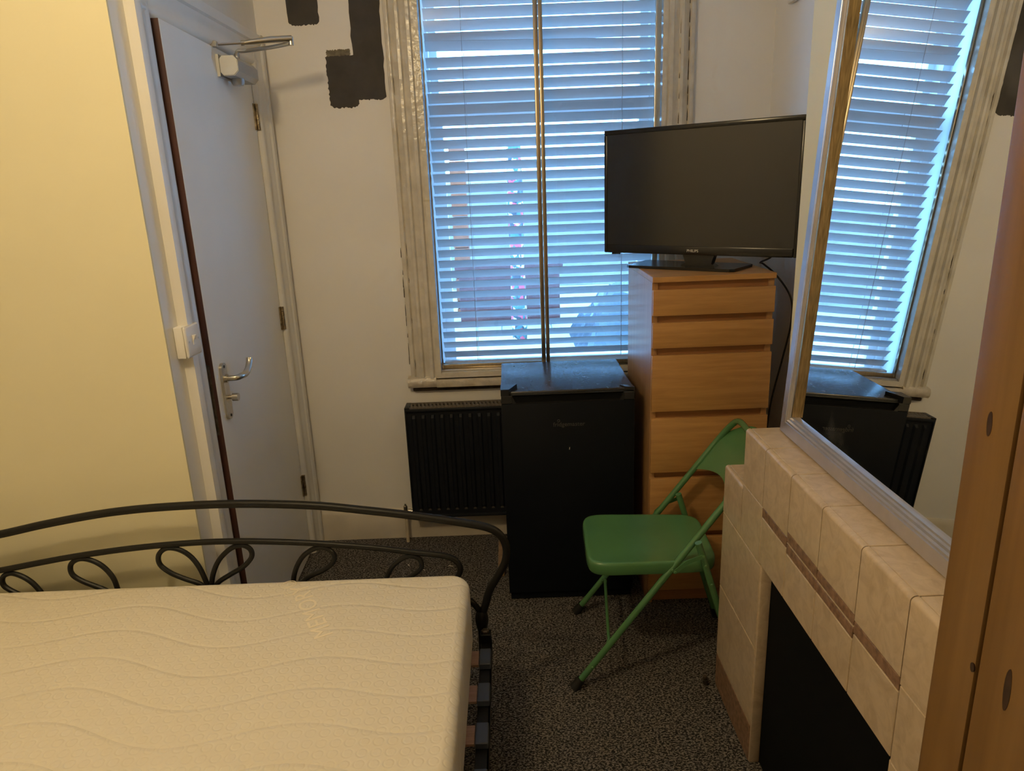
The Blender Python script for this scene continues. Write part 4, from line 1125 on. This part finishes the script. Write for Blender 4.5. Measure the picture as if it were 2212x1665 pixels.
# ------------------------------------------------------------------ garden seen through the blind
GZ = -0.15
gnd = MB().box(-9, 9, 3.30, 22, GZ - 0.1, GZ - 0.004)
pav = build('paving', gnd, 'garden_slab', None, 'pale paved back yard', None, None, 'structure')
slab_me = None
for iy in range(9):
    for ix in range(-5, 6):
        if slab_me is None:
            slab_me = MB().rbox(-0.295, 0.295, -0.295, 0.295, -0.02, 0.0, 0.004, 1).mesh('paving_slab'); slab_me.materials.append(MATS['garden_slab'])
        o = bpy.data.objects.new('paving_slab', slab_me); COL.objects.link(o); o.parent = pav
        o.location = (ix * 0.6 + 0.2, 3.7 + iy * 0.6, GZ + 0.012 + random.uniform(0, 0.003)); o.rotation_euler = (0, 0, random.uniform(-0.01, 0.01))
bx = thing('planter_trough', (-0.1, 8.9, GZ), 'maroon trough seen through the left half of the blind', 'planter')
mb = MB().rbox(-0.60, 0.62, 8.6, 9.15, GZ, 0.56, 0.02, 2)
build('trough', mb, 'maroon', bx); build('rim', MB().rbox(-0.64, 0.66, 8.56, 9.19, 0.5602, 0.60, 0.01, 2), 'maroon', bx)
build('concrete_slab', MB().rbox(-0.62, 0.75, 5.9, 7.9, GZ + 0.018, GZ + 0.07, 0.01, 2), 'garden_white', None, 'white concrete slab in front of the maroon trough', 'slab', loc=(0, 6.9, GZ))
build('patterned_post', MB().lathe([(0.075, 0), (0.085, 0.3), (0.07, 0.9), (0.085, 1.4), (0.07, 2.0), (0.03, 2.05)], (0.10, 7.4, GZ + 0.071), n=14), 'patterned_wrap', None, 'post wrapped in patterned cloth outside the window', 'post', loc=(0.10, 7.4, GZ + 0.07))
pr = thing('brick_pier', (-0.60, 9.6, GZ), 'orange brick pier outside the window', 'brick pier')
for k in range(22):
    build('brick', MB().rbox(-0.70, -0.50, 9.5, 9.7, GZ + k * 0.1, GZ + k * 0.1 + 0.088, 0.005, 1), 'orange_brick', pr)
tp = MB(); rnd = random.Random(3)
gx_, gy_ = 22, 12; vs_ = []; fs = []
for j in range(gy_ + 1):
    for i in range(gx_ + 1):
        u, v = i / gx_, j / gy_
        e = min(u, 1 - u, v, 1 - v) * 2
        vs_.append((0.62 + u * 2.0, 6.4 + v * 1.6, GZ + 0.02 + min(1, e * 2.6) * (0.62 + 0.10 * math.sin(u * 9) * math.sin(v * 7)) + rnd.uniform(-0.05, 0.05) * min(1, e * 4)))
for j in range(gy_):
    for i in range(gx_):
        a = j * (gx_ + 1) + i; fs.append((a, a + 1, a + gx_ + 2, a + gx_ + 1))
build('tarpaulin', tp.add(vs_, fs), 'tarp_blue', None, 'crumpled blue tarpaulin over a heap seen through the right pane', 'tarpaulin', loc=(1.6, 7.2, GZ), smooth=0)
bag = MB().lathe([(0.02, 0.0), (0.20, 0.02), (0.24, 0.07), (0.16, 0.13), (0.05, 0.16)], (0.42, 4.55, GZ + 0.016), n=16)
build('sack', bag, 'bag_cream', None, 'cream sack lying on the paving below the window', 'sack', loc=(0.42, 4.55, GZ))
yw = thing('yard_wall', (0, 12.2, GZ), 'grey rendered yard wall at the far end', 'wall')
build('wall_face', MB().box(-8, 8, 12.0, 12.25, GZ, 1.55), 'render_grey', yw); build('coping', MB().rbox(-8, 8, 11.96, 12.29, 1.5505, 1.63, 0.01, 1), 'garden_white', yw)
